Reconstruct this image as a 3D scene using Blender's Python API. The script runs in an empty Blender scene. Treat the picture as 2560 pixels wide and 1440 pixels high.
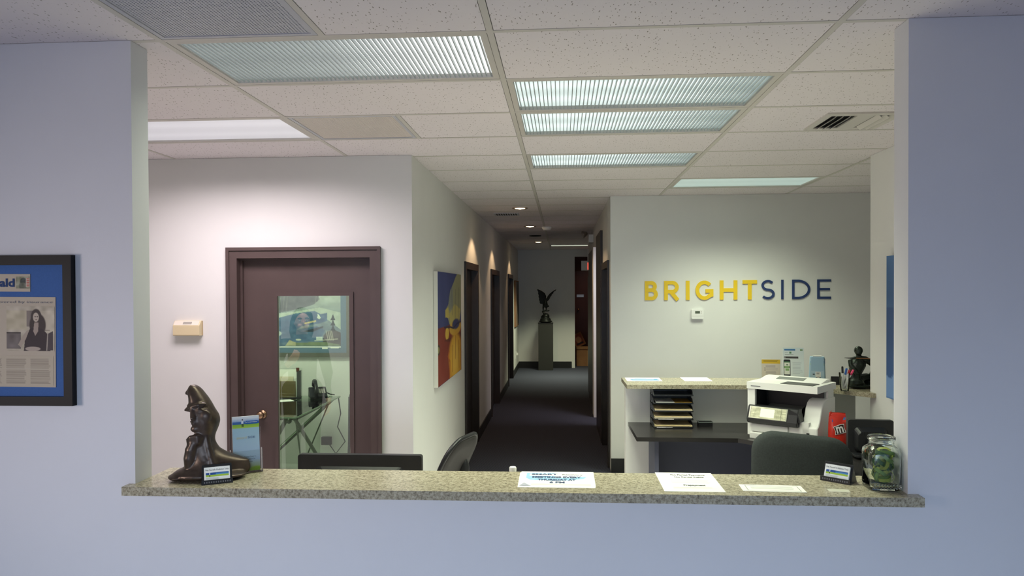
import bpy, bmesh, math, random
import numpy as np
from mathutils import Matrix, Vector, Euler

# ------------------------------------------------------------------ camera, world, daylight, exposure
scene = bpy.context.scene
COL = scene.collection
FPX, YAW, PITCH, ROLL, EYE = 1860.7323, -0.068006, -0.012776, -0.004661, 1.8213
CX, CY = -1.6434, 28.105
def cam_axes():
    cy, sy, cp, sp = math.cos(YAW), math.sin(YAW), math.cos(PITCH), math.sin(PITCH)
    f = Vector((sy*cp, cy*cp, sp)); r = Vector((cy, -sy, 0)); u = r.cross(f)
    cr, sr = math.cos(ROLL), math.sin(ROLL)
    return cr*r + sr*u, cr*u - sr*r, f
R_, U_, F_ = cam_axes()
cd = bpy.data.cameras.new('camera'); cam = bpy.data.objects.new('camera', cd); COL.objects.link(cam)
cd.sensor_fit = 'HORIZONTAL'; cd.sensor_width = 36.0; cd.lens = FPX/2560*36.0
cd.shift_x = -CX/2560; cd.shift_y = CY/2560; cd.clip_start = 0.05; cd.clip_end = 100
m = Matrix((R_, U_, -F_)).transposed().to_4x4(); m.translation = Vector((0, 0, EYE)); cam.matrix_world = m
scene.camera = cam
def at(px, py, X=None, Y=None, Z=None):
    """survey helper: the world point on a known plane seen at a photo position"""
    d = R_*((px-1280-CX)/FPX) + U_*(-(py-720-CY)/FPX) + F_
    t = X/d.x if X is not None else Y/d.y if Y is not None else (Z-EYE)/d.z
    return Vector((0, 0, EYE)) + t*d

w = bpy.data.worlds.new('world'); scene.world = w; w.use_nodes = True
w.node_tree.nodes['Background'].inputs[0].default_value = (0.55, 0.68, 1.0, 1)
w.node_tree.nodes['Background'].inputs[1].default_value = 1.0
scene.view_settings.view_transform = 'Standard'; scene.view_settings.look = 'None'
scene.view_settings.gamma = 1.0; scene.view_settings.use_curve_mapping = False
scene.view_settings.exposure = 0.0

def area_light(name, loc, sx, sy, watts, color, spread=180, rot=(0, 0, 0), parent=None):
    ld = bpy.data.lights.new(name, 'AREA'); ld.shape = 'RECTANGLE'; ld.size = sx; ld.size_y = sy
    ld.energy = watts; ld.color = color; ld.spread = math.radians(spread)
    o = bpy.data.objects.new(name, ld); COL.objects.link(o); o.location = loc; o.rotation_euler = rot
    if parent: o.parent = parent
    return o
def spot_light(name, loc, watts, color, angle, blend, radius=0.03, rot=(0, 0, 0), parent=None):
    ld = bpy.data.lights.new(name, 'SPOT'); ld.energy = watts; ld.color = color
    ld.spot_size = math.radians(angle); ld.spot_blend = blend; ld.shadow_soft_size = radius
    o = bpy.data.objects.new(name, ld); COL.objects.link(o); o.location = loc; o.rotation_euler = rot
    if parent: o.parent = parent
    return o
# daylight through the waiting-room windows behind the viewer
DAY = (0.56, 0.76, 1.0)
area_light('daylight', (-0.1, -3.35, 1.2), 5.2, 1.3, 15, DAY, 44, (math.radians(79), 0, 0))
area_light('front_wall_fill', (-3.95, 0.4, 1.55), 1.2, 0.8, 7.5, (1.0, 0.86, 0.80), 58, (math.radians(89), 0, math.radians(-48)))  # warm fill added to brighten the left of the front wall, no window there
W_PINK, W_GREEN, W_ROOM = 22, 19, 44          # watts of the ceiling lights
C_PINK, C_GREEN = (1.0, 0.87, 0.90), (0.92, 1.0, 0.75)

# ------------------------------------------------------------------ helpers
def S(r, g, b):
    def f(c):
        c /= 255.0
        return c/12.92 if c <= 0.04045 else ((c+0.055)/1.055)**2.4
    return (f(r), f(g), f(b))
def mat(name, col, rough=0.6, metal=0.0, spec=0.5, noise=None, bump=None, alpha=None, emit=None, coat=0, trans=0, ior=1.45):
    """principled; noise=(scale, amount) varies the colour, bump=(scale, strength) the relief"""
    M = bpy.data.materials.new(name); M.use_nodes = True; nt = M.node_tree; b = nt.nodes['Principled BSDF']
    b.inputs['Base Color'].default_value = (*col, 1); b.inputs['Roughness'].default_value = rough
    b.inputs['Metallic'].default_value = metal; b.inputs['Specular IOR Level'].default_value = spec
    b.inputs['Coat Weight'].default_value = coat; b.inputs['Transmission Weight'].default_value = trans; b.inputs['IOR'].default_value = ior
    if noise or bump:
        g = nt.nodes.new('ShaderNodeNewGeometry')
    if noise:
        n = nt.nodes.new('ShaderNodeTexNoise'); n.inputs['Scale'].default_value = noise[0]; n.inputs['Detail'].default_value = 5
        nt.links.new(g.outputs['Position'], n.inputs['Vector'])
        r = nt.nodes.new('ShaderNodeValToRGB'); a = noise[1]
        r.color_ramp.elements[0].color = tuple(c*(1-a) for c in col)+(1,); r.color_ramp.elements[1].color = tuple(min(1, c*(1+a)) for c in col)+(1,)
        r.color_ramp.elements[0].position = 0.3; r.color_ramp.elements[1].position = 0.7
        nt.links.new(n.outputs['Fac'], r.inputs['Fac']); nt.links.new(r.outputs['Color'], b.inputs['Base Color'])
    if bump:
        n2 = nt.nodes.new('ShaderNodeTexNoise'); n2.inputs['Scale'].default_value = bump[0]; n2.inputs['Detail'].default_value = 3
        nt.links.new(g.outputs['Position'], n2.inputs['Vector'])
        bp = nt.nodes.new('ShaderNodeBump'); bp.inputs['Strength'].default_value = bump[1]; bp.inputs['Distance'].default_value = 0.002
        nt.links.new(n2.outputs['Fac'], bp.inputs['Height']); nt.links.new(bp.outputs['Normal'], b.inputs['Normal'])
    if emit:
        b.inputs['Emission Color'].default_value = (*emit[:3], 1); b.inputs['Emission Strength'].default_value = emit[3]
    return M
def sheet_glass(name, tint, refl):
    M = bpy.data.materials.new(name); M.use_nodes = True; nt = M.node_tree; nt.nodes.remove(nt.nodes['Principled BSDF'])
    out = nt.nodes['Material Output']; t = nt.nodes.new('ShaderNodeBsdfTransparent'); g = nt.nodes.new('ShaderNodeBsdfGlossy')
    t.inputs[0].default_value = (*tint, 1); g.inputs['Roughness'].default_value = 0.0
    mx = nt.nodes.new('ShaderNodeMixShader'); fr = nt.nodes.new('ShaderNodeFresnel'); fr.inputs[0].default_value = refl
    nt.links.new(fr.outputs[0], mx.inputs[0]); nt.links.new(t.outputs[0], mx.inputs[1]); nt.links.new(g.outputs[0], mx.inputs[2])
    nt.links.new(mx.outputs[0], out.inputs[0]); return M

def box(bm, x0, x1, y0, y1, z0, z1, M=None):
    v = [bm.verts.new((x, y, z)) for x in (x0, x1) for y in (y0, y1) for z in (z0, z1)]
    for f in ((0, 1, 3, 2), (4, 6, 7, 5), (0, 4, 5, 1), (2, 3, 7, 6), (0, 2, 6, 4), (1, 5, 7, 3)):
        bm.faces.new([v[i] for i in f])
    if M is not None: bmesh.ops.transform(bm, matrix=M, verts=v)
    return v
def bar(bm, p0, p1, wx, wy, up=(0, 0, 1)):
    p0, p1 = Vector(p0), Vector(p1); d = (p1-p0); L = d.length; d.normalize(); s = d.cross(Vector(up))
    if s.length < 1e-4: s = d.cross(Vector((0, 1, 0)))
    s.normalize(); u = s.cross(d)
    M = Matrix((s, u, d)).transposed().to_4x4(); M.translation = p0
    return box(bm, -wx/2, wx/2, -wy/2, wy/2, 0, L, M)
def tube(bm, pts, r, n=10, cap=True):
    pts = [Vector(p) for p in pts]; rs = r if isinstance(r, (list, tuple)) else [r]*len(pts); rings = []
    ref = Vector((0.1, 0.3, 0.95)).normalized()
    for i, p in enumerate(pts):
        d = (pts[min(i+1, len(pts)-1)]-pts[max(i-1, 0)]).normalized()
        a = d.cross(ref)
        if a.length < 0.05: a = d.cross(Vector((1, 0, 0)))
        a.normalize(); b = d.cross(a)
        rings.append([bm.verts.new(p+rs[i]*(math.cos(t)*a+math.sin(t)*b)) for t in [2*math.pi*k/n for k in range(n)]])
    for A, B in zip(rings, rings[1:]):
        for k in range(n): bm.faces.new((A[k], A[(k+1) % n], B[(k+1) % n], B[k]))
    if cap: bm.faces.new(rings[0][::-1]); bm.faces.new(rings[-1])
def lathe(bm, prof, n=24, c=(0, 0, 0), cap=True):
    rings = [[bm.verts.new((c[0]+r*math.cos(2*math.pi*k/n), c[1]+r*math.sin(2*math.pi*k/n), c[2]+z)) for k in range(n)] for r, z in prof]
    for A, B in zip(rings, rings[1:]):
        for k in range(n): bm.faces.new((A[k], A[(k+1) % n], B[(k+1) % n], B[k]))
    if cap: bm.faces.new(rings[0][::-1]); bm.faces.new(rings[-1])
def loft(bm, rings, cap=True):
    R = [[bm.verts.new(p) for p in r] for r in rings]; n = len(R[0])
    for A, B in zip(R, R[1:]):
        for k in range(n): bm.faces.new((A[k], A[(k+1) % n], B[(k+1) % n], B[k]))
    if cap: bm.faces.new(R[0][::-1]); bm.faces.new(R[-1])
def prism(bm, poly, d0, d1, M=None):
    """poly in (x, z), extruded in y from d0 to d1"""
    a = [bm.verts.new((x, d0, z)) for x, z in poly]; b = [bm.verts.new((x, d1, z)) for x, z in poly]; n = len(poly)
    bm.faces.new(a); bm.faces.new(b[::-1])
    for k in range(n): bm.faces.new((a[k], b[k], b[(k+1) % n], a[(k+1) % n]))
    if M is not None: bmesh.ops.transform(bm, matrix=M, verts=a+b)
def slab_poly(bm, poly, z0, z1):
    """poly in (x, y), extruded in z"""
    a = [bm.verts.new((x, y, z0)) for x, y in poly]; b = [bm.verts.new((x, y, z1)) for x, y in poly]; n = len(poly)
    bm.faces.new(a[::-1]); bm.faces.new(b)
    for k in range(n): bm.faces.new((a[k], a[(k+1) % n], b[(k+1) % n], b[k]))
def ball(bm, c, r, rot=(0, 0, 0), u=20, v=14):
    r = r if isinstance(r, (tuple, list)) else (r, r, r)
    M = Matrix.Translation(c) @ Euler(rot).to_matrix().to_4x4() @ Matrix.Diagonal((*r, 1))
    bmesh.ops.create_uvsphere(bm, u_segments=u, v_segments=v, radius=1.0, matrix=M)
def rrect(w, h, r, n=6, cx=0, cz=0):
    """rounded rectangle outline"""
    out = []
    for sx, sz, a0 in ((1, 1, 0), (-1, 1, 90), (-1, -1, 180), (1, -1, 270)):
        for k in range(n+1):
            a = math.radians(a0+90*k/n)
            out.append((cx+sx*(w/2-r)+r*math.cos(a), cz+sz*(h/2-r)+r*math.sin(a)))
    return out
def build(name, bm, m, parent=None, bevel=0.0, smooth=False, seg=2, M=None):
    if M is not None: bmesh.ops.transform(bm, matrix=M, verts=bm.verts)
    if bevel:
        es = [e for e in bm.edges if len(e.link_faces) == 2 and e.calc_face_angle(0) > 0.6]
        bmesh.ops.bevel(bm, geom=es, offset=bevel, segments=seg, affect='EDGES', profile=0.6, clamp_overlap=True)
    bmesh.ops.recalc_face_normals(bm, faces=bm.faces)
    me = bpy.data.meshes.new(name); bm.to_mesh(me); bm.free(); me.materials.append(m)
    if smooth:
        me.shade_smooth() if smooth is True else me.set_sharp_from_angle(angle=smooth)
        if smooth is not True: me.polygons.foreach_set('use_smooth', [True]*len(me.polygons))
    o = bpy.data.objects.new(name, me); COL.objects.link(o)
    if parent: o.parent = parent
    return o
B = bmesh.new
def boxes(name, lst, m, parent=None, bevel=0.0):
    bm = B()
    for b in lst: box(bm, *b)
    return build(name, bm, m, parent, bevel)
def thing(name, label, cat, loc=(0, 0, 0), rz=0.0, group=None):
    o = bpy.data.objects.new(name, None); COL.objects.link(o); o.empty_display_size = 0.05
    o.location = loc; o.rotation_euler = (0, 0, rz); o['label'] = label; o['category'] = cat
    if group: o['group'] = group
    return o
def tag(o, label, cat, group=None):
    o['label'] = label; o['category'] = cat
    if group: o['group'] = group
    return o
def struct(o, label=None):
    o['kind'] = 'structure'
    if label: o['label'] = label
    return o
def sempty(name, label):
    o = bpy.data.objects.new(name, None); COL.objects.link(o); o.empty_display_size = 0.05
    return struct(o, label)
def remeshed(name, bm, m, voxel, parent=None, smooth_it=3):
    """fuse overlapping closed shapes into one continuous surface"""
    bmesh.ops.recalc_face_normals(bm, faces=bm.faces)
    me = bpy.data.meshes.new('tmp'); bm.to_mesh(me); bm.free()
    o = bpy.data.objects.new('tmp', me); COL.objects.link(o)
    r = o.modifiers.new('r', 'REMESH'); r.mode = 'VOXEL'; r.voxel_size = voxel
    if smooth_it:
        s = o.modifiers.new('s', 'SMOOTH'); s.iterations = smooth_it; s.factor = 0.5
    dg = bpy.context.evaluated_depsgraph_get(); me2 = bpy.data.meshes.new_from_object(o.evaluated_get(dg))
    bpy.data.objects.remove(o); bpy.data.meshes.remove(me)
    me2.name = name; me2.materials.clear(); me2.materials.append(m); me2.shade_smooth()
    q = bpy.data.objects.new(name, me2); COL.objects.link(q)
    if parent: q.parent = parent
    return q
def lettering(text, m, parent, M, height=None, width=None, align='LEFT', bold=0.0, name='lettering', space=1.0, extr=0.0):
    """flat letters in the local XZ plane facing -Y, placed by M"""
    cu = bpy.data.curves.new('t', 'FONT'); cu.body = text; cu.align_x = align; cu.size = 1.0; cu.offset = bold; cu.space_character = space
    cu.resolution_u = 3; cu.extrude = extr
    o = bpy.data.objects.new('t', cu); COL.objects.link(o)
    dg = bpy.context.evaluated_depsgraph_get(); me = bpy.data.meshes.new_from_object(o.evaluated_get(dg))
    bpy.data.objects.remove(o); bpy.data.curves.remove(cu)
    co = np.empty(len(me.vertices)*3, np.float32); me.vertices.foreach_get('co', co); co = co.reshape(-1, 3)
    w0 = co[:, 0].max()-co[:, 0].min(); sx = width/w0 if width else height/0.72; sz = height/0.72 if height else sx
    me.transform(M @ Matrix.Rotation(math.pi/2, 4, 'X') @ Matrix.Diagonal((sx, sz, 1, 1)))
    me.materials.clear(); me.materials.append(m); me.name = name
    q = bpy.data.objects.new(name, me); COL.objects.link(q)
    if parent: q.parent = parent
    return q
T = Matrix.Translation
def RX(a): return Matrix.Rotation(math.radians(a), 4, 'X')
def RY(a): return Matrix.Rotation(math.radians(a), 4, 'Y')
def RZ(a): return Matrix.Rotation(math.radians(a), 4, 'Z')

class Img:
    """a little painter: flat print and paint as per-vertex colour (sRGB 0-255), u right, v down, both 0..1"""
    def __init__(s, w, h, bg):
        s.w, s.h = w, h; s.a = np.zeros((h, w, 3)); s.a[:] = bg
        s.u, s.v = np.meshgrid((np.arange(w))/(w-1), (np.arange(h))/(h-1))
    def put(s, m, col, al=1.0):
        k = (m*al)[..., None]; s.a = s.a*(1-k)+np.array(col)*k; return s
    def rect(s, u0, v0, u1, v1, col, al=1.0): return s.put(((s.u >= u0) & (s.u <= u1) & (s.v >= v0) & (s.v <= v1)).astype(float), col, al)
    def ell(s, cu, cv, ru, rv, col, soft=0.15, al=1.0):
        d = np.sqrt(((s.u-cu)/ru)**2+((s.v-cv)/rv)**2); return s.put(np.clip((1-d)/soft+0.5, 0, 1), col, al)
    def poly(s, pts, col, al=1.0):
        ins = np.zeros(s.u.shape, bool); n = len(pts)
        for i in range(n):
            (x0, y0), (x1, y1) = pts[i], pts[(i+1) % n]
            if y0 == y1: continue
            ins ^= ((y0 > s.v) != (y1 > s.v)) & (s.u < (x1-x0)*(s.v-y0)/(y1-y0)+x0)
        return s.put(ins.astype(float), col, al)
    def line(s, pts, wd, col, al=1.0):
        asp = s.h/s.w; best = np.full(s.u.shape, 9.0)
        for (x0, y0), (x1, y1) in zip(pts, pts[1:]):
            dx, dy = x1-x0, (y1-y0)*asp; L = dx*dx+dy*dy+1e-9
            t = np.clip(((s.u-x0)*dx+(s.v-y0)*asp*dy)/L, 0, 1)
            best = np.minimum(best, np.hypot(s.u-x0-t*dx, (s.v-y0)*asp-t*dy))
        return s.put(np.clip((wd/2-best)*s.w+0.5, 0, 1), col, al)
    def vgrad(s, v0, v1, c0, c1, u0=0, u1=1, al=1.0):
        t = np.clip((s.v-v0)/(v1-v0), 0, 1)[..., None]; c = np.array(c0)*(1-t)+np.array(c1)*t
        m = ((s.u >= u0) & (s.u <= u1) & (s.v >= v0) & (s.v <= v1)).astype(float)[..., None]*al
        s.a = s.a*(1-m)+c*m; return s
    def cloud(s, amp, cells, seed, mask=None):
        r = np.random.RandomState(seed); g = r.rand(cells+2, cells+2)-0.5
        x = s.u*cells; y = s.v*cells; i = x.astype(int); j = y.astype(int); fx = x-i; fy = y-j
        fx = fx*fx*(3-2*fx); fy = fy*fy*(3-2*fy)
        n = (g[j, i]*(1-fx)+g[j, i+1]*fx)*(1-fy)+(g[j+1, i]*(1-fx)+g[j+1, i+1]*fx)*fy
        s.a = s.a+(2*amp*n*(1 if mask is None else mask))[..., None]; return s
    def rows(s, u0, v0, u1, v1, n, col, al, seed=0, rag=0.25):
        r = random.Random(seed); st = (v1-v0)/n
        for k in range(n): s.rect(u0, v0+k*st, u1-(u1-u0)*rag*r.random(), v0+(k+0.5)*st, col, al)
        return s
def srgb_lin(a):
    a = np.clip(a, 0, 255)/255.0
    return np.where(a <= 0.04045, a/12.92, ((a+0.055)/1.055)**2.4)
_pm = {}
def print_mat(rough, spec=0.5, coat=0.0):
    k = (rough, spec, coat)
    if k not in _pm:
        M = mat('printed_%d' % len(_pm), (1, 1, 1), rough, spec=spec, coat=coat); nt = M.node_tree
        a = nt.nodes.new('ShaderNodeAttribute'); a.attribute_name = 'paint'
        nt.links.new(a.outputs['Color'], nt.nodes['Principled BSDF'].inputs['Base Color']); _pm[k] = M
    return _pm[k]
def painted(name, im, w_, h_, parent, M, m, bend=None):
    """the painted sheet: XZ plane facing -Y, centred in x, z from 0 up; bend(x, z) gives y"""
    h, w = im.h, im.w
    X = (im.u-0.5)*w_; Z = (1-im.v)*h_; Y = np.zeros_like(X) if bend is None else bend(X, Z)
    co = np.stack([X, Y, Z], -1).reshape(-1, 3).tolist()
    idx = np.arange(h*w).reshape(h, w)
    f = np.stack([idx[:-1, :-1], idx[1:, :-1], idx[1:, 1:], idx[:-1, 1:]], -1).reshape(-1, 4).tolist()
    me = bpy.data.meshes.new(name); me.from_pydata(co, [], f)
    at_ = me.color_attributes.new('paint', 'FLOAT_COLOR', 'POINT')
    c = np.ones((h*w, 4), np.float32); c[:, :3] = srgb_lin(im.a).reshape(-1, 3); at_.data.foreach_set('color', c.ravel())
    me.transform(M); me.materials.append(m); me.shade_smooth()
    o = bpy.data.objects.new(name, me); COL.objects.link(o)
    if parent: o.parent = parent
    return o
def copy_tree(o, parent=None):
    c = o.copy(); COL.objects.link(c); c.parent = parent
    for ch in list(o.children): copy_tree(ch, c)
    return c

# ------------------------------------------------------------------ materials
M_wall = mat('wall_paint', S(226, 226, 224), 0.85, spec=0.2, noise=(3, 0.012), bump=(260, 0.12))
M_wallf = mat('wall_paint_front', S(222, 222, 226), 0.8, spec=0.25, noise=(2.5, 0.015), bump=(260, 0.12))
M_brown = mat('brown_paint', S(84, 70, 68), 0.42, noise=(6, 0.05))
M_dark = mat('dark_wood', S(52, 45, 44), 0.4, noise=(8, 0.08))
M_base = mat('rubber_base', S(38, 38, 40), 0.5)
M_black = mat('black_plastic', S(30, 31, 34), 0.38)
M_blackm = mat('black_matt', S(26, 26, 28), 0.7)
M_white = mat('white_plastic', S(238, 238, 236), 0.35)
M_paper = mat('paper', S(244, 243, 238), 0.7, spec=0.2)
M_bronze = mat('bronze', S(80, 68, 60), 0.33, metal=0.6, noise=(22, 0.3), bump=(60, 0.15))
M_bronze2 = mat('green_bronze', S(48, 56, 50), 0.25, metal=0.6, noise=(18, 0.2))
M_chrome = mat('brushed_metal', S(176, 170, 165), 0.3, metal=1.0)
M_brass = mat('brass', S(170, 140, 112), 0.35, metal=1.0)
M_frame = mat('black_frame', S(14, 14, 18), 0.5, spec=0.25)
M_ink = mat('dark_ink', S(45, 48, 60), 0.7)
M_navy = mat('navy_ink', S(44, 62, 108), 0.6)
M_grey_ink = mat('grey_ink', S(120, 120, 125), 0.7)
M_clear = sheet_glass('clear_acrylic', (0.97, 0.98, 0.97), 1.45)
M_pane = sheet_glass('door_glass', (0.93, 0.97, 0.93), 2.3)
M_jar = mat('jar_glass', (0.93, 0.98, 0.95), 0.02, trans=1.0, ior=1.45)
M_grid = mat('grid_paint', S(205, 200, 194), 0.5)
def granite():
    M = mat('granite', S(190, 180, 150), 0.22); nt = M.node_tree; b = nt.nodes['Principled BSDF']
    g = nt.nodes.new('ShaderNodeNewGeometry')
    v = nt.nodes.new('ShaderNodeTexNoise'); v.inputs['Scale'].default_value = 95; v.inputs['Detail'].default_value = 6; v.inputs['Roughness'].default_value = 0.75
    v2 = nt.nodes.new('ShaderNodeTexVoronoi'); v2.inputs['Scale'].default_value = 170
    for n in (v, v2): nt.links.new(g.outputs['Position'], n.inputs['Vector'])
    r = nt.nodes.new('ShaderNodeValToRGB'); e = r.color_ramp.elements
    e[0].position = 0.32; e[0].color = (*S(96, 88, 74), 1); e[1].position = 0.72; e[1].color = (*S(208, 200, 174), 1)
    for p, c in ((0.43, S(150, 140, 112)), (0.52, S(182, 172, 142))): q = e.new(p); q.color = (*c, 1)
    mx = nt.nodes.new('ShaderNodeMixRGB'); mx.blend_type = 'MULTIPLY'; mx.inputs[0].default_value = 0.55
    rv = nt.nodes.new('ShaderNodeValToRGB'); rv.color_ramp.elements[0].position = 0.1; rv.color_ramp.elements[0].color = (.55, .52, .50, 1); rv.color_ramp.elements[1].position = 0.55
    nt.links.new(v.outputs['Fac'], r.inputs['Fac']); nt.links.new(r.outputs['Color'], mx.inputs[1]); nt.links.new(v2.outputs['Distance'], rv.inputs[0]); nt.links.new(rv.outputs[0], mx.inputs[2])
    hs = nt.nodes.new('ShaderNodeHueSaturation'); hs.inputs['Saturation'].default_value = 0.85; hs.inputs['Value'].default_value = 0.95
    nt.links.new(mx.outputs[0], hs.inputs['Color'])
    nt.links.new(hs.outputs['Color'], b.inputs['Base Color']); return M
M_granite = granite()
def tile_mat():
    M = mat('ceiling_tile', S(230, 221, 221), 0.9, spec=0.1); nt = M.node_tree; b = nt.nodes['Principled BSDF']
    g = nt.nodes.new('ShaderNodeNewGeometry')
    def fis(sx, sy, rz, sc):
        mp = nt.nodes.new('ShaderNodeMapping'); mp.inputs['Scale'].default_value = (sx, sy, 1); mp.inputs['Rotation'].default_value = (0, 0, rz)
        v = nt.nodes.new('ShaderNodeTexVoronoi'); v.inputs['Scale'].default_value = sc; v.voronoi_dimensions = '2D'
        nt.links.new(g.outputs['Position'], mp.inputs['Vector']); nt.links.new(mp.outputs[0], v.inputs['Vector'])
        sp = nt.nodes.new('ShaderNodeSeparateColor'); nt.links.new(v.outputs['Color'], sp.inputs[0])
        th = nt.nodes.new('ShaderNodeMath'); th.operation = 'MULTIPLY'; th.inputs[1].default_value = 0.30; sb = nt.nodes.new('ShaderNodeMath'); sb.operation = 'SUBTRACT'; sb.inputs[1].default_value = 0.58; nt.links.new(sp.outputs[0], sb.inputs[0]); nt.links.new(sb.outputs[0], th.inputs[0])
        lt = nt.nodes.new('ShaderNodeMath'); lt.operation = 'LESS_THAN'; nt.links.new(v.outputs['Distance'], lt.inputs[0]); nt.links.new(th.outputs[0], lt.inputs[1])
        return lt
    a, c, d = fis(1, 0.34, 0.3, 62), fis(1, 0.34, 1.4, 55), fis(1, 0.4, -0.7, 58)
    mx = nt.nodes.new('ShaderNodeMath'); mx.operation = 'MAXIMUM'; nt.links.new(a.outputs[0], mx.inputs[0]); nt.links.new(c.outputs[0], mx.inputs[1])
    m2 = nt.nodes.new('ShaderNodeMath'); m2.operation = 'MAXIMUM'; nt.links.new(mx.outputs[0], m2.inputs[0]); nt.links.new(d.outputs[0], m2.inputs[1])
    col = nt.nodes.new('ShaderNodeMixRGB'); col.inputs[1].default_value = (*S(232, 225, 228), 1); col.inputs[2].default_value = (*S(158, 150, 146), 1)
    nt.links.new(m2.outputs[0], col.inputs[0]); nt.links.new(col.outputs[0], b.inputs['Base Color'])
    return M
M_tile = tile_mat()
def carpet_mat():
    M = mat('carpet', S(66, 66, 78), 0.95, spec=0.1); nt = M.node_tree; b = nt.nodes['Principled BSDF']
    g = nt.nodes.new('ShaderNodeNewGeometry'); mp = nt.nodes.new('ShaderNodeMapping'); mp.inputs['Scale'].default_value = (70, 35, 1)
    ck = nt.nodes.new('ShaderNodeTexChecker'); ck.inputs['Scale'].default_value = 1.0
    ck.inputs['Color1'].default_value = (*S(50, 52, 62), 1); ck.inputs['Color2'].default_value = (*S(74, 76, 90), 1)
    n = nt.nodes.new('ShaderNodeTexNoise'); n.inputs['Scale'].default_value = 60
    mx = nt.nodes.new('ShaderNodeMixRGB'); mx.inputs[0].default_value = 0.4
    r = nt.nodes.new('ShaderNodeValToRGB'); r.color_ramp.elements[0].color = (*S(44, 46, 56), 1); r.color_ramp.elements[1].color = (*S(84, 86, 102), 1)
    nt.links.new(g.outputs['Position'], mp.inputs[0]); nt.links.new(mp.outputs[0], ck.inputs['Vector']); nt.links.new(g.outputs['Position'], n.inputs['Vector'])
    nt.links.new(n.outputs['Fac'], r.inputs[0]); nt.links.new(ck.outputs[0], mx.inputs[1]); nt.links.new(r.outputs[0], mx.inputs[2])
    nt.links.new(mx.outputs[0], b.inputs['Base Color'])
    bp = nt.nodes.new('ShaderNodeBump'); bp.inputs['Strength'].default_value = 0.4; bp.inputs['Distance'].default_value = 0.004
    nt.links.new(n.outputs['Fac'], bp.inputs['Height']); nt.links.new(bp.outputs[0], b.inputs['Normal']); return M
M_carpet = carpet_mat()

# ------------------------------------------------------------------ the setting
H = 2.743
X0, Y0, TW, TD = -0.2533, 2.6609, 1.2192, 0.6096
FW0, FW1 = 2.645, 2.755                     # the front wall with the reception opening
OXL, OXR = -1.578, 1.187
DW = 5.03                                   # the wall with the glazed door
BW = 7.43                                   # the wall with the sign
HL, HR = -1.02, 0.481                       # hallway sides
HE = 17.3                                   # hallway end
struct(boxes('floor_hallway', [(HL-0.12, 5.2, 7.0, 20.2, -0.12, 0)], M_carpet), 'dark blue-black textured carpet running down the hallway')
struct(boxes('floor', [(-4.6, 5.2, -3.6, 7.0, -0.12, 0), (-4.6, HL-0.12, 7.0, 8.0, -0.12, 0)], mat('pale_bounce_floor', S(226, 220, 224), 0.5, noise=(5, 0.03))), 'unseen floor of the office and waiting room, made pale to bounce light')  # hidden floor made pale so its bounce lifts the ceiling
wf = struct(boxes('wall_front', [(-4.2, OXL, FW0, FW1, 0, H), (OXR, 4.2, FW0, FW1, 0, H), (OXL, OXR, FW0, FW1, 0, 1.078)], M_wallf), 'pale wall around the wide reception opening, bluish in daylight')
struct(boxes('wall_left', [(-4.2, -2.317, DW, DW+0.11, 0, H), (-1.237, HL, DW, DW+0.11, 0, H), (-2.317, -1.237, DW, DW+0.11, 2.12, H)], M_wall), 'white wall with the glazed brown door')
DO = [(7.73, 8.92), (10.6, 11.93), (13.97, 15.3)]
seg = []; y = DW+0.11
for a, b in DO: seg.append((HL-0.12, HL, y, a, 0, H)); seg.append((HL-0.12, HL, a, b, 2.12, H)); y = b
seg.append((HL-0.12, HL, y, HE, 0, H))
struct(boxes('wall_hallway_left', seg, M_wall), 'long hallway wall with three dark doorways on the left')
struct(boxes('wall_back', [(HR, 4.4, BW, BW+0.12, 0, H)], M_wall), 'pale wall that carries the yellow and navy lettering')
# right side of the hallway: door, tall panel, lit doorway, tall panel, then it widens
struct(boxes('wall_hallway_right', [(HR, HR+0.12, BW+0.12, 7.62, 0, H), (HR, HR+0.12, 7.62, 8.80, 2.12, H), (HR, HR+0.12, 8.80, 9.98, 0, H),
    (HR, HR+0.12, 9.98, 10.62, 2.45, H), (HR, HR+0.12, 10.62, 13.4, 0, H), (0.444, HR, 10.62, 10.975, 0, 2.42), (HR+0.12, 1.6, 13.3, 13.4, 0, H)], M_wall), 'hallway wall with dark doors on the right')
struct(boxes('wall_hallway_end', [(HL, 0.295, HE, HE+0.12, 0, H), (0.295, 1.6, HE, HE+0.12, 2.58, H), (1.25, 1.6, HE, HE+0.12, 0, 2.58)], M_wall), 'greenish wall at the far end of the hallway')
M_roomd = mat('brown_room', S(96, 62, 48), 0.6, noise=(4, 0.1))
struct(boxes('wall_far_room', [(0.1, 1.7, 19.4, 19.5, 0, H), (0.1, 0.2, HE+0.12, 19.4, 0, H), (1.6, 1.7, HE-4, 19.4, 0, H)], M_roomd), 'reddish brown wall of the small room past the hallway')
struct(boxes('wall_right', [(2.15, 2.27, FW1, 5.36, 0, H)], M_wall), 'white office side wall ending at the back counter')
struct(boxes('wall_side_room', [(4.3, 4.4, FW1, BW, 0, H), (0.7, 0.8, 9.4, 9.4+0.1, 0, H), (2.4, 2.5, 9.4, 12.4, 0, H), (0.601, 2.5, 9.3, 9.4, 0, H), (0.601, 2.5, 12.4, 12.5, 0, H)], M_wall), 'walls of the side rooms')
struct(boxes('wall_office_left', [(-4.2, -4.08, FW1, 7.77, 0, H), (-4.08, HL-0.12, 7.65, 7.77, 0, H), (-4.2, -4.08, -3.6, FW0, 0, H), (4.08, 4.2, -3.6, FW0, 0, H)], M_wall), 'outer walls of the office and the small room behind the glazed door')
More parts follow.
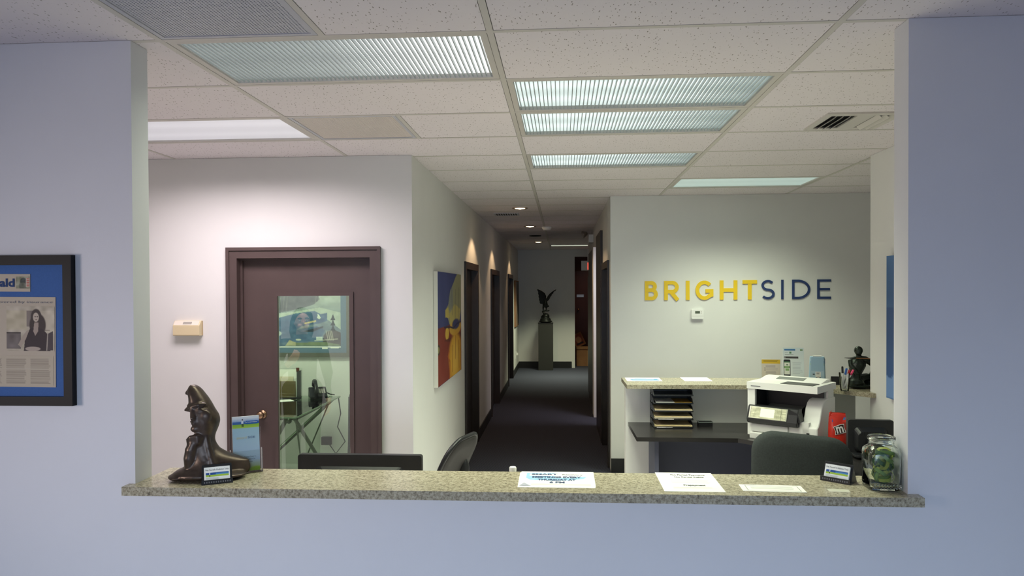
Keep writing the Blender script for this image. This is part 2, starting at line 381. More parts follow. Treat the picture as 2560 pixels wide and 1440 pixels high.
struct(boxes('wall_window_side', [(-4.08, 4.08, -3.6, -3.5, 0, 0.35), (-4.08, 4.08, -3.6, -3.5, 2.2, H), (-4.08, -3.3, -3.6, -3.5, 0.35, 2.2), (3.3, 4.08, -3.6, -3.5, 0.35, 2.2)], M_wallf), 'waiting room wall with a wide window')

# ceiling: dark plenum slab, T-bar runners, tiles laid in the grid
ceil = struct(boxes('ceiling', [(-4.6, 5.2, -3.6, 20.2, 2.80, 2.9)], M_blackm), 'suspended ceiling of fissured white tiles')
lights = {(-1, 0): 'a', (0, 1): 'b', (0, 2): 'b', (0, 4): 'b', (1, 6): 'b', (-2, 2): 'a'}
half = {(-1, -1), (-1, 2)}                  # a square return grille and a square tile
def cell(i, j): return X0+i*TW, X0+(i+1)*TW, Y0+j*TD, Y0+(j+1)*TD
_tc = {}
def tile(x0, x1, y0, y1):
    g = 0.0142; k = (round(x1-x0, 3), round(y1-y0, 3))
    if k not in _tc:
        bm = B(); sx, sy = (x1-x0)/2-g, (y1-y0)/2-g
        box(bm, -sx, sx, -sy, sy, 0.0, 0.014)
        o = build('ceiling_tile', bm, M_tile, ceil, 0.0025, seg=1); _tc[k] = o
    else:
        o = _tc[k].copy(); COL.objects.link(o)
    o.location = ((x0+x1)/2, (y0+y1)/2, H+0.0015)
for j in range(-6, 25):
    for i in range(-4, 4):
        x0, x1, y0, y1 = cell(i, j)
        if y0 > 7.5 and i not in (-1, 0, 1): continue
        if (i, j) in lights: continue
        if y0 > 9.5 and i == 1: continue
        if (i, j) in half: tile(x0+TD, x1, y0, y1); continue
        tile(x0, x1, y0, y1)
for i in range(-4, 5):
    x = X0+i*TW; far = 19.4 if i in (0, 1) else 7.5
    boxes('grid_runner', [(x-0.012, x+0.012, -1.0, far, H, H+0.004), (x-0.002, x+0.002, -1.0, far, H+0.004, H+0.035)], M_grid, ceil)
for j in range(-6, 26):
    y = Y0+j*TD
    xa, xb = (-4.05, 4.05) if y < 7.5 else (HL-0.1, 1.5)
    boxes('cross_runner', [(xa, xb, y-0.012, y+0.012, H+0.0004, H+0.0038), (xa, xb, y-0.002, y+0.002, H+0.004, H+0.035)], M_grid, ceil)
for (i, j) in ((-1, -1), (-1, 2)):
    x0, x1, y0, y1 = cell(i, j); x = x0+TD
    boxes('cross_runner', [(x-0.012, x+0.012, y0+0.012, y1-0.012, H+0.0002, H+0.0036)], M_grid, ceil)
# black gap left by a badly fitting tile beside the left jamb
# baseboards
struct(boxes('baseboard_hallway', [(HL, HL+0.012, DW, 7.73-0.08, 0, 0.13), (HL, HL+0.012, 8.92+0.08, 10.6-0.08, 0, 0.13), (HL, HL+0.012, 11.93+.08, 13.97-.08, 0, 0.13), (HL, HL+0.012, 15.38, HE, 0, 0.13)], M_base))
struct(boxes('baseboard_end', [(HL+0.012, 0.22, HE-0.012, HE, 0, 0.15)], M_base))
struct(boxes('baseboard_back', [(HR+0.0, 4.3, BW-0.012, BW, 0, 0.14)], M_base))
struct(boxes('baseboard_left', [(-4.08, -2.4, DW-0.012, DW, 0, 0.13), (-1.16, HL+0.012, DW-0.012, DW, 0, 0.13)], M_base))

# ceiling lights
def diffuser_mat(name, base, tube):
    M = bpy.data.materials.new(name); M.use_nodes = True; nt = M.node_tree; b = nt.nodes['Principled BSDF']
    b.inputs['Roughness'].default_value = 0.25; b.inputs['Base Color'].default_value = (0.75, 0.77, 0.77, 1)
    tc = nt.nodes.new('ShaderNodeTexCoord'); sp = nt.nodes.new('ShaderNodeSeparateXYZ'); nt.links.new(tc.outputs['Generated'], sp.inputs[0])
    r = nt.nodes.new('ShaderNodeValToRGB'); e = r.color_ramp.elements; r.color_ramp.interpolation = 'B_SPLINE'
    e[0].position = 0.0; e[0].color = (*base, 1); e[1].position = 1.0; e[1].color = (*base, 1)
    for p, c in ((0.13, base), (0.27, tube), (0.41, base), (0.59, base), (0.73, tube), (0.87, base)): q = e.new(p); q.color = (*c, 1)
    nt.links.new(sp.outputs['Y'], r.inputs[0]); nt.links.new(r.outputs[0], b.inputs['Emission Color']); b.inputs['Emission Strength'].default_value = 1.0
    return M
M_difP = diffuser_mat('diffuser_pinkish', (0.85, 0.85, 0.86), (1.25, 1.22, 1.24))
M_difG = diffuser_mat('diffuser_cool', (0.48, 0.58, 0.58), (0.84, 0.94, 0.94))
M_difC = diffuser_mat('diffuser_pale_cool', (0.19, 0.29, 0.27), (0.24, 0.34, 0.32))
M_difL = diffuser_mat('diffuser_lavender', (0.28, 0.275, 0.32), (0.36, 0.355, 0.40))
M_rib = mat('lens_rib', S(170, 180, 180), 0.3)
LN = {(-1, 0): 'ribbed fluorescent ceiling light nearest the left jamb, whitest panel', (0, 1): 'front one of the two adjoining cool ceiling lights',
      (0, 2): 'rear one of the two adjoining cool ceiling lights', (0, 4): 'single cool ceiling light in line behind the adjoining pair',
      (1, 6): 'cool ceiling light over the back counter before the lettered wall', (-2, 2): 'pale lavender ceiling light cut off by the left jamb'}
for (i, j), kind in lights.items():
    x0, x1, y0, y1 = cell(i, j)
    t = thing('ceiling_light', LN[(i, j)], 'light', ((x0+x1)/2, (y0+y1)/2, H), 0, 'ceiling lights of the office')
    sx, sy = TW/2-0.014, TD/2-0.014; f = 0.026
    boxes('frame', [(-sx, sx, -sy, -sy+f, 0.001, 0.02), (-sx, sx, sy-f, sy, 0.001, 0.02), (-sx, -sx+f, -sy+f, sy-f, 0.001, 0.02), (sx-f, sx, -sy+f, sy-f, 0.001, 0.02)], M_grid, t)
    boxes('housing', [(-sx, sx, -sy, sy, 0.03, 0.05)], M_white, t)
    ribbed = (i, j) not in ((-2, 2), (1, 6)); zd = 0.021 if ribbed else 0.010
    bm = B(); box(bm, -sx+f, sx-f, -sy+f, sy-f, zd, zd+0.004)
    build('diffuser', bm, (M_difP if kind == 'a' else M_difG) if ribbed else (M_difL if kind == 'a' else M_difC), t)
    bm = B(); n = 58; p = 2*(sx-f)/n
    for k in range(n):
        xx = -sx+f+(k+0.5)*p
        box(bm, xx-0.0018, xx+0.0018, -sy+f, sy-f, 0.004, 0.0205)
    if ribbed: rb = build('lens_ribs', bm, M_rib, t); rb['kind'] = 'stuff'
    else: bm.free()
    area_light('lamp', (0, 0, -0.004), 1.12, 0.52, (W_PINK*0.30 if i == -1 else W_PINK*1.34) if kind == 'a' else W_GREEN, C_PINK if i == -2 else C_GREEN, 157 if i == -2 else 112, (0, 0, 0), t)
# return grilles
M_gril = mat('grille_paint', S(190, 190, 198), 0.5)
M_gril2 = mat('warm_grille_paint', S(222, 212, 206), 0.5)
def return_grille(i, j, label, coarse):
    x0, x1, y0, y1 = cell(i, j); x1 = x0+TD
    t = thing('return_grille', label, 'vent', ((x0+x1)/2, (y0+y1)/2, H)); s = TD/2-0.014; f = 0.018
    boxes('frame', [(-s, s, -s, -s+f, 0.001, 0.014), (-s, s, s-f, s, 0.001, 0.014), (-s, -s+f, -s+f, s-f, 0.001, 0.014), (s-f, s, -s+f, s-f, 0.001, 0.014)], M_gril, t)
    bm = B(); n = 46 if coarse else 60; p = 2*(s-f)/n; hw = p*0.3
    for k in range(n):
        c = -s+f+(k+0.5)*p
        box(bm, c-hw, c+hw, -s+f, s-f, 0.004, 0.012); box(bm, -s+f, s-f, c-hw, c+hw, 0.0045, 0.0115)
    g = build('eggcrate_mesh', bm, M_gril if coarse else M_gril2, t); g['kind'] = 'stuff'
    boxes('backing', [(-s, s, -s, s, 0.03, 0.034)], M_blackm, t)
return_grille(-1, -1, 'bluish grey square perforated return grille at the top left of the ceiling', True)
return_grille(-1, 2, 'small grey perforated return grille in the ceiling before the door wall', False)
# supply diffuser with two banks of slats, set in the middle of a tile
t = thing('ceiling_vent', 'square ceiling air vent with two banks of slanted slats near the right wall', 'vent', (1.60, 4.23, H+0.0015))
boxes('plate', [(-0.20, 0.20, -0.20, -0.15, -0.009, 0), (-0.20, 0.20, 0.15, 0.20, -0.009, 0), (-0.20, -0.165, -0.15, 0.15, -0.009, 0), (-0.03, 0.06, -0.15, 0.15, -0.009, 0), (0.18, 0.20, -0.15, 0.15, -0.009, 0)], M_grid, t)
boxes('backing', [(-0.19, 0.19, -0.19, 0.19, -0.002, -0.0005)], M_blackm, t)
for k, xx in enumerate((-0.145, -0.108, -0.071, 0.085, 0.122, 0.159)):
    bm = B(); tl = -0.011 if k < 3 else 0.011
    prism(bm, [(xx-tl, -0.003), (xx-tl+0.003, -0.003), (xx+tl+0.003, -0.022), (xx+tl, -0.022)], -0.15, 0.15); build('slat', bm, M_grid, t)

# ------------------------------------------------------------------ doors
def casing(bm_list, x0, x1, z1, wdt, y0, y1): 
    return [(x0, x0+wdt, y0, y1, 0, z1-wdt), (x1-wdt, x1, y0, y1, 0, z1-wdt), (x0, x1, y0, y1, z1-wdt, z1)]
d = sempty('door_1', 'dark brown door with a tall glass pane in a brown frame')
def moulding(name, p0, p1, ax):
    """door casing with a raised outer bead"""
    bm = B(); bar(bm, p0, p1, 0.075, 0.022, (0, 1, 0)); return build(name, bm, M_brown, d, 0.006)
boxes('casing', [(-2.317, -2.244, DW-0.022, DW, 0, 2.047)], M_brown, d, 0.006)
boxes('casing', [(-1.310, -1.237, DW-0.022, DW, 0, 2.047)], M_brown, d, 0.006)
boxes('casing', [(-2.317, -1.237, DW-0.022, DW, 2.047, 2.12)], M_brown, d, 0.006)
for q_ in ((-2.319, -2.297, 0, 2.122), (-1.257, -1.235, 0, 2.122), (-2.297, -1.257, 2.100, 2.122)):
    boxes('casing_bead', [(q_[0], q_[1], DW-0.032, DW-0.0225, q_[2], q_[3])], M_brown, d, 0.004)
boxes('jamb', [(-2.29, -2.244, DW, DW+0.11, 0, 2.047), (-1.310, -1.26, DW, DW+0.11, 0, 2.047), (-2.29, -1.26, DW, DW+0.11, 2.047, 2.09), (-2.244, -2.228, DW+0.035, DW+0.055, 0, 2.047), (-2.228, -1.31, DW+0.035, DW+0.055, 2.035, 2.047)], M_brown, d)
DY = DW+0.055
boxes('door_slab', [(-2.242, -1.995, DY, DY+0.044, 0.01, 2.044), (-1.462, -1.312, DY, DY+0.044, 0.01, 2.044), (-1.995, -1.462, DY, DY+0.044, 1.797, 2.044), (-1.995, -1.462, DY, DY+0.044, 0.01, 0.28)], M_brown, d)
boxes('glass_stop', [(-2.012, -1.985, DY-0.010, DY, 0.285, 1.785), (-1.474, -1.445, DY-0.010, DY, 0.285, 1.785), (-2.012, -1.445, DY-0.010, DY, 1.785, 1.812), (-2.012, -1.445, DY-0.010, DY, 0.26, 0.285)], M_brown, d, 0.004)
boxes('pane', [(-1.985, -1.474, DY+0.018, DY+0.022, 0.285, 1.785)], M_pane, d)
bm = B(); lathe(bm, [(0.001, 0.062), (0.020, 0.061), (0.027, 0.050), (0.026, 0.038), (0.012, 0.028), (0.011, 0.010), (0.030, 0.008), (0.031, 0.0)], 20)
build('knob', bm, M_brass, d, smooth=True, M=T((-2.10, DY, 0.955)) @ RX(90))
def hall_door(n, y0, y1, side, ztop=2.12, open_=False, label=''):
    dd = sempty('door_%d' % n, label); x = HL if side < 0 else HR; o = 1 if side < 0 else -1
    def bx(nm, a, b, ya, yb, za, zb, mm=M_dark, bev=0.004):
        lo, hi = sorted((x+o*a, x+o*b)); return boxes(nm, [(lo, hi, ya, yb, za, zb)], mm, dd, bev)
    bx('casing', 0, 0.02, y0-0.0, y0+0.075, 0, ztop-0.075); bx('casing', 0, 0.02, y1-0.075, y1, 0, ztop-0.075); bx('casing', 0, 0.02, y0, y1, ztop-0.075, ztop)
    bx('jamb', -0.12, 0, y0+0.03, y0+0.075, 0, ztop-0.075); bx('jamb', -0.12, 0, y1-0.075, y1-0.03, 0, ztop-0.075); bx('jamb', -0.12, 0, y0+0.03, y1-0.03, ztop-0.075, ztop-0.03)
    if not open_:
        bx('door_slab', -0.10, -0.06, y0+0.076, y1-0.076, 0.008, ztop-0.077)
        kn = B(); ball(kn, (x+o*-0.025, y0+0.15 if side < 0 else y0+0.15, 1.0), (0.028, 0.026, 0.026)); tube(kn, [(x-o*0.062, y0+0.15, 1.0), (x-o*0.02, y0+0.15, 1.0)], 0.01, 10)
        build('knob', kn, M_chrome, dd, smooth=True)
hall_door(2, *DO[0], -1, label='nearest dark door on the left of the hallway')
hall_door(3, *DO[1], -1, label='middle dark door on the left of the hallway')
hall_door(4, *DO[2], -1, label='farthest dark door on the left of the hallway')
hall_door(5, 7.62, 8.80, 1, label='dark door on the right of the hallway beside the lettered wall')
boxes('trim_1', [(HR-0.028, HR, 8.85, 9.98, 0, 2.52)], M_dark, None, 0.006)
struct(bpy.data.objects['trim_1'], 'tall dark wood panel on the right hallway wall')
boxes('trim_2', [(HR-0.028, HR, 10.98, 12.8, 0, 2.42)], M_dark, None, 0.006)
struct(bpy.data.objects['trim_2'], 'second tall dark wood panel farther down the hallway')
boxes('trim_3', [(HR-0.02, HR, 12.9, 13.4, 0, 2.05)], M_dark, None, 0.006)
struct(bpy.data.objects['trim_3'], 'dark casing at the corner where the hallway widens')
area_light('side_room_lamp', (1.25, 9.75, 2.6), 0.8, 0.6, 26, (1, 0.9, 0.92), 160)

# hallway downlights and far lights
M_lamp = mat('warm_lamp', (1, 1, 1), 0.3, emit=(1.0, 0.78, 0.45, 14))
for k, (px, py) in enumerate(((1300, 520.5), (1325, 566), (1346, 605))):
    p = at(px, py, Z=H)
    t = thing('downlight', ('warm recessed downlight nearest the office in the hallway ceiling', 'second warm recessed downlight down the hallway', 'farthest warm recessed downlight in the hallway ceiling')[k], 'light', (p.x, p.y, H), 0, 'hallway downlights')
    bm = B(); lathe(bm, [(0.062, 0.0), (0.085, -0.006), (0.09, 0.0), (0.09, 0.004), (0.062, 0.004)], 24, cap=False); build('trim_ring', bm, M_brass, t, smooth=True)
    bm = B(); lathe(bm, [(0.058, -0.003), (0.001, -0.012)], 20); build('bulb', bm, M_lamp, t, smooth=True)
    spot_light('lamp', (-0.22, 0, -0.02), (26, 22, 18)[k], (1.0, 0.66, 0.36), 118, 0.25, 0.02, (0, math.radians(-12), 0), t)
p = at(1338, 589, Z=H)
bm = B(); lathe(bm, [(0.001, -0.004), (0.08, -0.006), (0.1, -0.012), (0.105, 0.0)], 24)
tag(build('ceiling_speaker', bm, M_blackm, smooth=True, M=T((p.x, p.y, H))), 'small round dark speaker in the hallway ceiling between two downlights', 'speaker')
p = at(1367, 567, Z=H)
bm = B(); lathe(bm, [(0.001, -0.05), (0.05, -0.05), (0.07, -0.02), (0.075, 0.0)], 20)
tag(build('smoke_detector', bm, M_white, smooth=True, M=T((p.x, p.y, H))), 'small white smoke detector beside the second hallway downlight', 'detector')
pa, pb = at(1242, 536, Z=H), at(1292, 536, Z=H)
t = thing('hallway_vent', 'dark slotted air vent in the hallway ceiling beside the nearest downlight', 'vent', ((pa.x+pb.x)/2, 9.05, H))
boxes('frame', [(-0.15, 0.15, -0.13, -0.11, -0.008, 0), (-0.15, 0.15, 0.11, 0.13, -0.008, 0), (-0.15, -0.13, -0.11, 0.11, -0.008, 0), (0.13, 0.15, -0.11, 0.11, -0.008, 0)], M_gril, t)
for k in range(9): boxes('slat', [(-0.125+k*0.029, -0.112+k*0.029, -0.11, 0.11, -0.006, 0)], M_blackm, t)
p = at(1424, 613, Z=H)
t = thing('far_ceiling_light', 'narrow lit fluorescent fixture at the far end of the hallway ceiling', 'light', (0.16, 15.55, H))
boxes('frame', [(-0.40, 0.40, -0.17, -0.15, -0.01, 0), (-0.40, 0.40, 0.15, 0.17, -0.01, 0), (-0.40, -0.38, -0.15, 0.15, -0.01, 0), (0.38, 0.40, -0.15, 0.15, -0.01, 0)], M_grid, t)
boxes('diffuser', [(-0.38, 0.38, -0.15, 0.15, -0.006, 0)], mat('far_diffuser', (0.8, 0.8, 0.75), 0.4, emit=(0.92, 1.0, 0.8, 0.75)), t)
area_light('lamp', (0, 0, -0.02), 0.7, 0.28, 38, (0.95, 1.0, 0.68), 100, (0, 0, 0), t)
# twin-head emergency light
p = at(1480, 583, X=HR)
t = thing('emergency_light', 'twin-head emergency light high on the right hallway wall', 'light', (HR, 11.6, 2.60))
boxes('body', [(-0.07, 0, -0.15, 0.15, -0.06, 0.06)], M_white, t, 0.01)
for q in (-0.09, 0.09):
    bm = B(); lathe(bm, [(0.02, 0.0), (0.05, 0.06), (0.055, 0.07), (0.05, 0.075), (0.001, 0.07)], 18); build('lamp_head', bm, M_chrome, t, smooth=True, M=T((-0.09, q, 0.09)) @ RY(-110))
# exit sign, boxes and far door in the small room past the end wall
t = thing('exit_sign', 'small red lit exit sign seen edge-on at the hallway end', 'sign', (0.60, 17.0, 2.36))
boxes('housing', [(-0.16, 0.16, -0.025, 0.025, -0.11, 0.11)], M_white, t, 0.004)
boxes('lit_face', [(-0.02, 0.15, -0.03, -0.025, -0.09, 0.07)], mat('exit_red', S(200, 40, 30), 0.4, emit=(1, 0.10, 0.06, 1.3)), t)
boxes('hanger', [(-0.02, 0.02, -0.02, 0.02, 0.11, 0.38)], M_white, t)
lettering('EXIT', M_paper, t, T((-0.005, -0.0315, -0.06)), height=0.10, width=0.14)
dd = sempty('door_6', 'dark reddish brown door in the small room past the hallway')
boxes('door_slab', [(0.22, 1.15, 19.34, 19.4, 0, 2.3)], mat('red_brown_wood', S(70, 40, 34), 0.4, noise=(5, 0.1)), dd, 0.004)
bm = B(); ball(bm, (0.42, 19.30, 1.30), 0.03); build('knob', bm, M_brass, dd, smooth=True)
boxes('name_plate', [(0.38, 0.56, 19.33, 19.34, 1.62, 1.69)], M_chrome, dd)
M_card = mat('cardboard', S(152, 108, 72), 0.8, noise=(10, 0.08))
t = thing('cardboard_box', 'brown cardboard box on the floor past the hallway end', 'box', (0.62, 17.95, 0))
boxes('carton', [(-0.28, 0.30, -0.22, 0.22, 0.0, 0.40)], M_card, t, 0.004)
boxes('flap', [(-0.28, 0.30, -0.24, -0.225, 0.40, 0.47)], M_card, t)
boxes('tape', [(-0.02, 0.03, -0.222, -0.22, 0.0, 0.40)], mat('packing_tape', S(178, 150, 110), 0.3), t)
im = Img(20, 26, (150, 70, 50)); im.ell(0.5, 0.5, 0.35, 0.3, (205, 150, 110)); im.rect(0.1, 0.8, 0.9, 0.95, (40, 40, 50))
for k, (xx, rz, ry, lab) in enumerate(((0.46, 12, -24, 'reddish framed picture leaning on the cardboard box, left one'), (0.77, -14, 18, 'pale framed picture leaning on the cardboard box, right one'))):
    t = thing('leaning_picture', lab, 'picture', (xx, 17.98, 0.405), math.radians(rz), 'pictures on the cardboard box')
    Mx = T((0, 0, 0.045 if k else 0.058)) @ RY(ry) @ RX(-8)
    bm = B(); box(bm, -0.13, 0.13, 0, 0.02, 0.0, 0.32, Mx); build('frame', bm, (M_card, M_blackm)[k], t)
    painted('picture', im, 0.20, 0.26, t, Mx @ T((0, -0.002, 0.03)), print_mat(0.4))
area_light('small_room_lamp', (0.9, 18.4, 2.65), 0.3, 0.3, 5, (1.0, 0.62, 0.40), 150)

# ------------------------------------------------------------------ front counter and what stands on it
CT = 1.110
bm = B()
slab_poly(bm, [(-1.603, 2.598), (1.222, 2.598), (1.222, 2.6445), (1.1865, 2.6445), (1.1865, 2.895), (-1.5775, 2.895), (-1.5775, 2.6445), (-1.603, 2.6445)], CT-0.032, CT)
tag(build('front_counter', bm, M_granite, None, 0.003), 'speckled beige granite reception countertop across the whole opening', 'counter')

# moon-faced bronze bust
ROWS = [(1128, 184, 800, .070), (1112, 176, 900, .082), (1090, 180, 921, .086), (1065, 198, 934, .084), (1040, 240, 938, .078), (1015, 300, 938, .072), (990, 316, 928, .068), (960, 330, 925, .064), (930, 344, 850, .060), (900, 352, 772, .057),
        (870, 356, 708, .055), (830, 358, 652, .054), (780, 358, 622, .053), (740, 362, 608, .052), (700, 392, 608, .050), (660, 420, 618, .050), (620, 432, 634, .053), (580, 428, 646, .057), (540, 420, 654, .060),
        (500, 416, 652, .061), (460, 408, 640, .060), (430, 398, 622, .059), (395, 384, 604, .056), (360, 360, 588, .052), (320, 362, 566, .048), (280, 360, 542, .044), (240, 352, 514, .039), (200, 345, 488, .032), (165, 352, 455, .024), (140, 370, 415, .013)]
K = 1/2815.0
def mz(z): return (1128-z)*K
def mx_(x): return (x-470)*K
def shear(x, y, z):
    s_ = min(1.0, max(0.0, (x-mx_(560))/(mx_(962)-mx_(560)))); return (x, y*(1-0.62*s_)+0.52*max(0.0, x-mx_(600)), z-0.012*s_*s_)
bm = B(); rings = []
for zz, l, r, dpt in ROWS:
    c, hw = (mx_(l)+mx_(r))/2, (mx_(r)-mx_(l))/2
    rings.append([shear(c+hw*math.copysign(abs(math.cos(t))**0.8, math.cos(t)), dpt*math.copysign(abs(math.sin(t))**0.8, math.sin(t)), mz(zz)) for t in [2*math.pi*k/36 for k in range(36)]])
loft(bm, rings)
def P2(x, z, y): return (mx_(x), y, mz(z))
tube(bm, [P2(400, 200, -.008), P2(352, 220, -.008), P2(322, 234, -.010)], [.016, .011, .004], 10)             # forelock
tube(bm, [P2(405, 392, -.02), P2(362, 392, -.02), P2(318, 408, -.02)], [.016, .011, .003], 10)               # pointed spur
tube(bm, [P2(372, 352, -.034), P2(425, 362, -.046), P2(500, 338, -.050), P2(575, 332, -.040)], [.007, .009, .009, .006], 10)  # brow
tube(bm, [P2(430, 372, -.048), P2(438, 430, -.054), P2(452, 478, -.061), P2(456, 494, -.058)], [.007, .008, .010, .007], 10)  # nose
ball(bm, P2(530, 392, -.052), (.020, .007, .005), (0, .2, 0)); ball(bm, P2(415, 398, -.040), (.008, .006, .005))
ball(bm, P2(565, 460, -.048), (.024, .014, .026))                                                            # cheek
tube(bm, [P2(412, 510, -.046), P2(460, 514, -.060), P2(535, 520, -.054)], [.004, .0055, .003], 10)
tube(bm, [P2(424, 536, -.046), P2(460, 542, -.059), P2(515, 540, -.054)], [.004, .006, .003], 10)
ball(bm, P2(465, 592, -.044), (.020, .015, .014))                                                            # chin
for k in range(4):                                                                                           # fingers under the chin
    z = 664+k*25; tube(bm, [P2(372+3*k, z+46, -.044), P2(415+4*k, z+10, -.054), P2(490+4*k, z-4, -.056), P2(535-8*k, z+14, -.050)], [.006, .0075, .0075, .005], 10)
tube(bm, [P2(395, 1010, -.038), P2(400, 900, -.044), P2(415, 810, -.046), P2(445, 740, -.046)], [.020, .023, .022, .018], 14)  # forearm
tube(bm, [P2(560, 655, -.034), P2(572, 740, -.036), P2(600, 860, -.038), P2(640, 980, -.045)], [.012, .013, .015, .015], 12)
ball(bm, P2(290, 1104, -.02), (.048, .055, .014)); ball(bm, P2(560, 1100, .0), (.14, .082, .016))
p = at(470, 1212, Z=CT)
o = remeshed('bronze_bust', bm, M_bronze, 0.0042, None, 2)
o.location = (p.x+0.002, 2.735, CT-0.0005)
o.rotation_euler = (0, 0, math.radians(7))
zmin = min(v.co.z for v in o.data.vertices); o.location.z = CT-zmin
tag(o, 'dark bronze sculpture of a thinker with a crescent moon head, chin on hand', 'sculpture')

# business cards in black stands
def card_stand(loc, rz, label):
    t = thing('card_holder', label, 'card holder', loc, rz, 'business card holders on the front counter')
    Mx = T((0, -0.014, 0.010)) @ RX(-22)
    bm = B(); box(bm, -0.052, 0.052, 0.004, 0.008, 0, 0.062, Mx); build('back_plate', bm, M_black, t, 0.001)
    bm = B(); box(bm, -0.054, 0.054, -0.022, 0.012, 0.0, 0.005); box(bm, -0.054, 0.054, -0.026, -0.021, 0.0, 0.017); build('lip', bm, M_black, t, 0.001)
    for q in (-1, 1):
        bm = B(); prism(bm, [(-0.012, 0.0), (0.042, 0.0), (0.012, 0.058)], -0.0015, 0.0015, T((q*0.051, 0, 0)) @ RZ(90)); build('side_bracket', bm, M_black, t)
    bm = B()
    for k in range(12): box(bm, -0.046+k*0.008, -0.042+k*0.008, -0.0264, -0.026, 0.006, 0.012)
    e = build('embossed_pattern', bm, M_grey_ink, t); e['kind'] = 'stuff'
    bm = B(); box(bm, -0.0445, 0.0445, -0.004, 0.0035, 0.0, 0.051, Mx); build('card_stack', bm, M_paper, t)
    im = Img(120, 68, (245, 246, 244)); im.rect(.06, .40, .95, .56, (44, 84, 158)); im.vgrad(.40, .56, (52, 88, 160), (96, 164, 214), .45, .95); im.rect(.06, .56, .95, .70, (168, 200, 70))
    im.rect(.20, .40, .235, .56, (220, 226, 240)); im.rect(.20, .56, .235, .68, (30, 34, 30)); im.rows(.07, .76, .62, .92, 3, (170, 175, 172), .8, 3)
    painted('card_print', im, 0.089, 0.051, t, Mx @ T((0, -0.0044, 0)), print_mat(0.45))
    lettering('Free Yourself of Addiction Today', M_ink, t, Mx @ T((-0.040, -0.0048, 0.038)), height=0.0062, width=0.080)
pa, pb = at(497, 1214, Z=CT), at(574, 1206, Z=CT)
card_stand(((pa.x+pb.x)/2, (pa.y+pb.y)/2+0.022, CT), math.atan2(pb.y-pa.y, pb.x-pa.x), 'black holder with business cards beside the bronze moon sculpture')
pa, pb = at(2062, 1201, Z=CT), at(2134, 1214, Z=CT)
card_stand(((pa.x+pb.x)/2+0.004, (pa.y+pb.y)/2+0.024, CT), math.atan2(pb.y-pa.y, pb.x-pa.x), 'black holder with business cards beside the glass jar')

# brochure in a clear holder
pa, pb = at(574, 1188, Z=CT), at(648, 1180, Z=CT)
t = thing('brochure_holder', 'clear acrylic brochure holder standing beside the card holder on the left', 'brochure holder', ((pa.x+pb.x)/2, (pa.y+pb.y)/2+0.02, CT), math.atan2(pb.y-pa.y, pb.x-pa.x)+0.03)
Mx = T((0, -0.01, 0.004)) @ RX(-7)
bm = B(); box(bm, -0.058, 0.058, 0.022, 0.0245, 0, 0.17, Mx); build('back_sheet', bm, M_clear, t)
bm = B(); box(bm, -0.058, 0.058, -0.012, -0.0095, 0, 0.082, Mx); build('front_sheet', bm, M_clear, t)
for q in (-1, 1): bm = B(); box(bm, q*0.058-0.0012, q*0.058+0.0012, -0.0095, 0.022, 0, 0.09, Mx); build('side_sheet', bm, M_clear, t)
bm = B(); box(bm, -0.058, 0.058, -0.012, 0.0245, -0.003, 0.0, Mx); box(bm, -0.056, 0.056, -0.03, 0.035, -0.004, 0.0); build('foot', bm, M_clear, t)
t2 = thing('brochure', 'pale blue brochure with a green and blue landscape band in the clear holder', 'brochure', t.location, t.rotation_euler[2])
bm = B(); box(bm, -0.050, 0.050, 0.0, 0.012, 0.003, 0.216, Mx); build('leaflet_stack', bm, M_paper, t2)
im = Img(90, 190, (172, 200, 216)); im.vgrad(0, .05, (236, 236, 240), (214, 220, 232)); im.vgrad(.05, .13, (206, 214, 230), (110, 140, 190)); im.rect(0, .10, 1, .145, (66, 104, 168))
im.vgrad(.145, .215, (140, 184, 60), (176, 204, 84)); im.rect(.5, .085, .95, .15, (44, 96, 170), .8)
im.rect(.335, .075, .41, .135, (222, 228, 240)); im.rect(.34, .135, .365, .195, (30, 34, 50)); im.rect(.38, .135, .405, .195, (30, 34, 50)); im.ell(.375, .062, .024, .013, (60, 44, 40))
im.line([(.345, .085), (.19, .055)], .025, (205, 205, 215)); im.line([(.40, .085), (.56, .05)], .025, (205, 205, 215))
im.vgrad(.215, .80, (166, 198, 214), (186, 202, 222)); im.vgrad(.80, 1.0, (188, 200, 216), (168, 178, 92)); im.ell(.85, .985, .28, .06, (150, 180, 40), .5)
painted('brochure_print', im, 0.100, 0.213, t2, Mx @ T((0, -0.0006, 0.003)), print_mat(0.3))
M_yel = mat('yellow_ink', S(232, 198, 60), 0.6); M_paley = mat('pale_yellow_ink', S(206, 196, 150), 0.6)
lettering('BRIGHT', M_paley, t2, Mx @ T((-0.036, -0.0012, 0.128)), height=0.0085, width=0.040)
lettering('SIDE', M_navy, t2, Mx @ T((0.006, -0.0012, 0.129)), height=0.0085, width=0.027)
for k, s_ in enumerate(('Addiction Treatment Centers  A', 'A Therapeutic Drug Based in Care', 'and Better Solution')):
    lettering(s_, M_ink, t2, Mx @ T((0.002, -0.0012, 0.056-0.0095*k)), height=0.0052, width=(.062, .060, .040)[k], align='CENTER', name='small_lettering')
lettering('Free Yourself of Addiction', M_white, t2, Mx @ T((-0.002, -0.0012, 0.190)), height=0.0045, width=0.044, name='small_lettering')

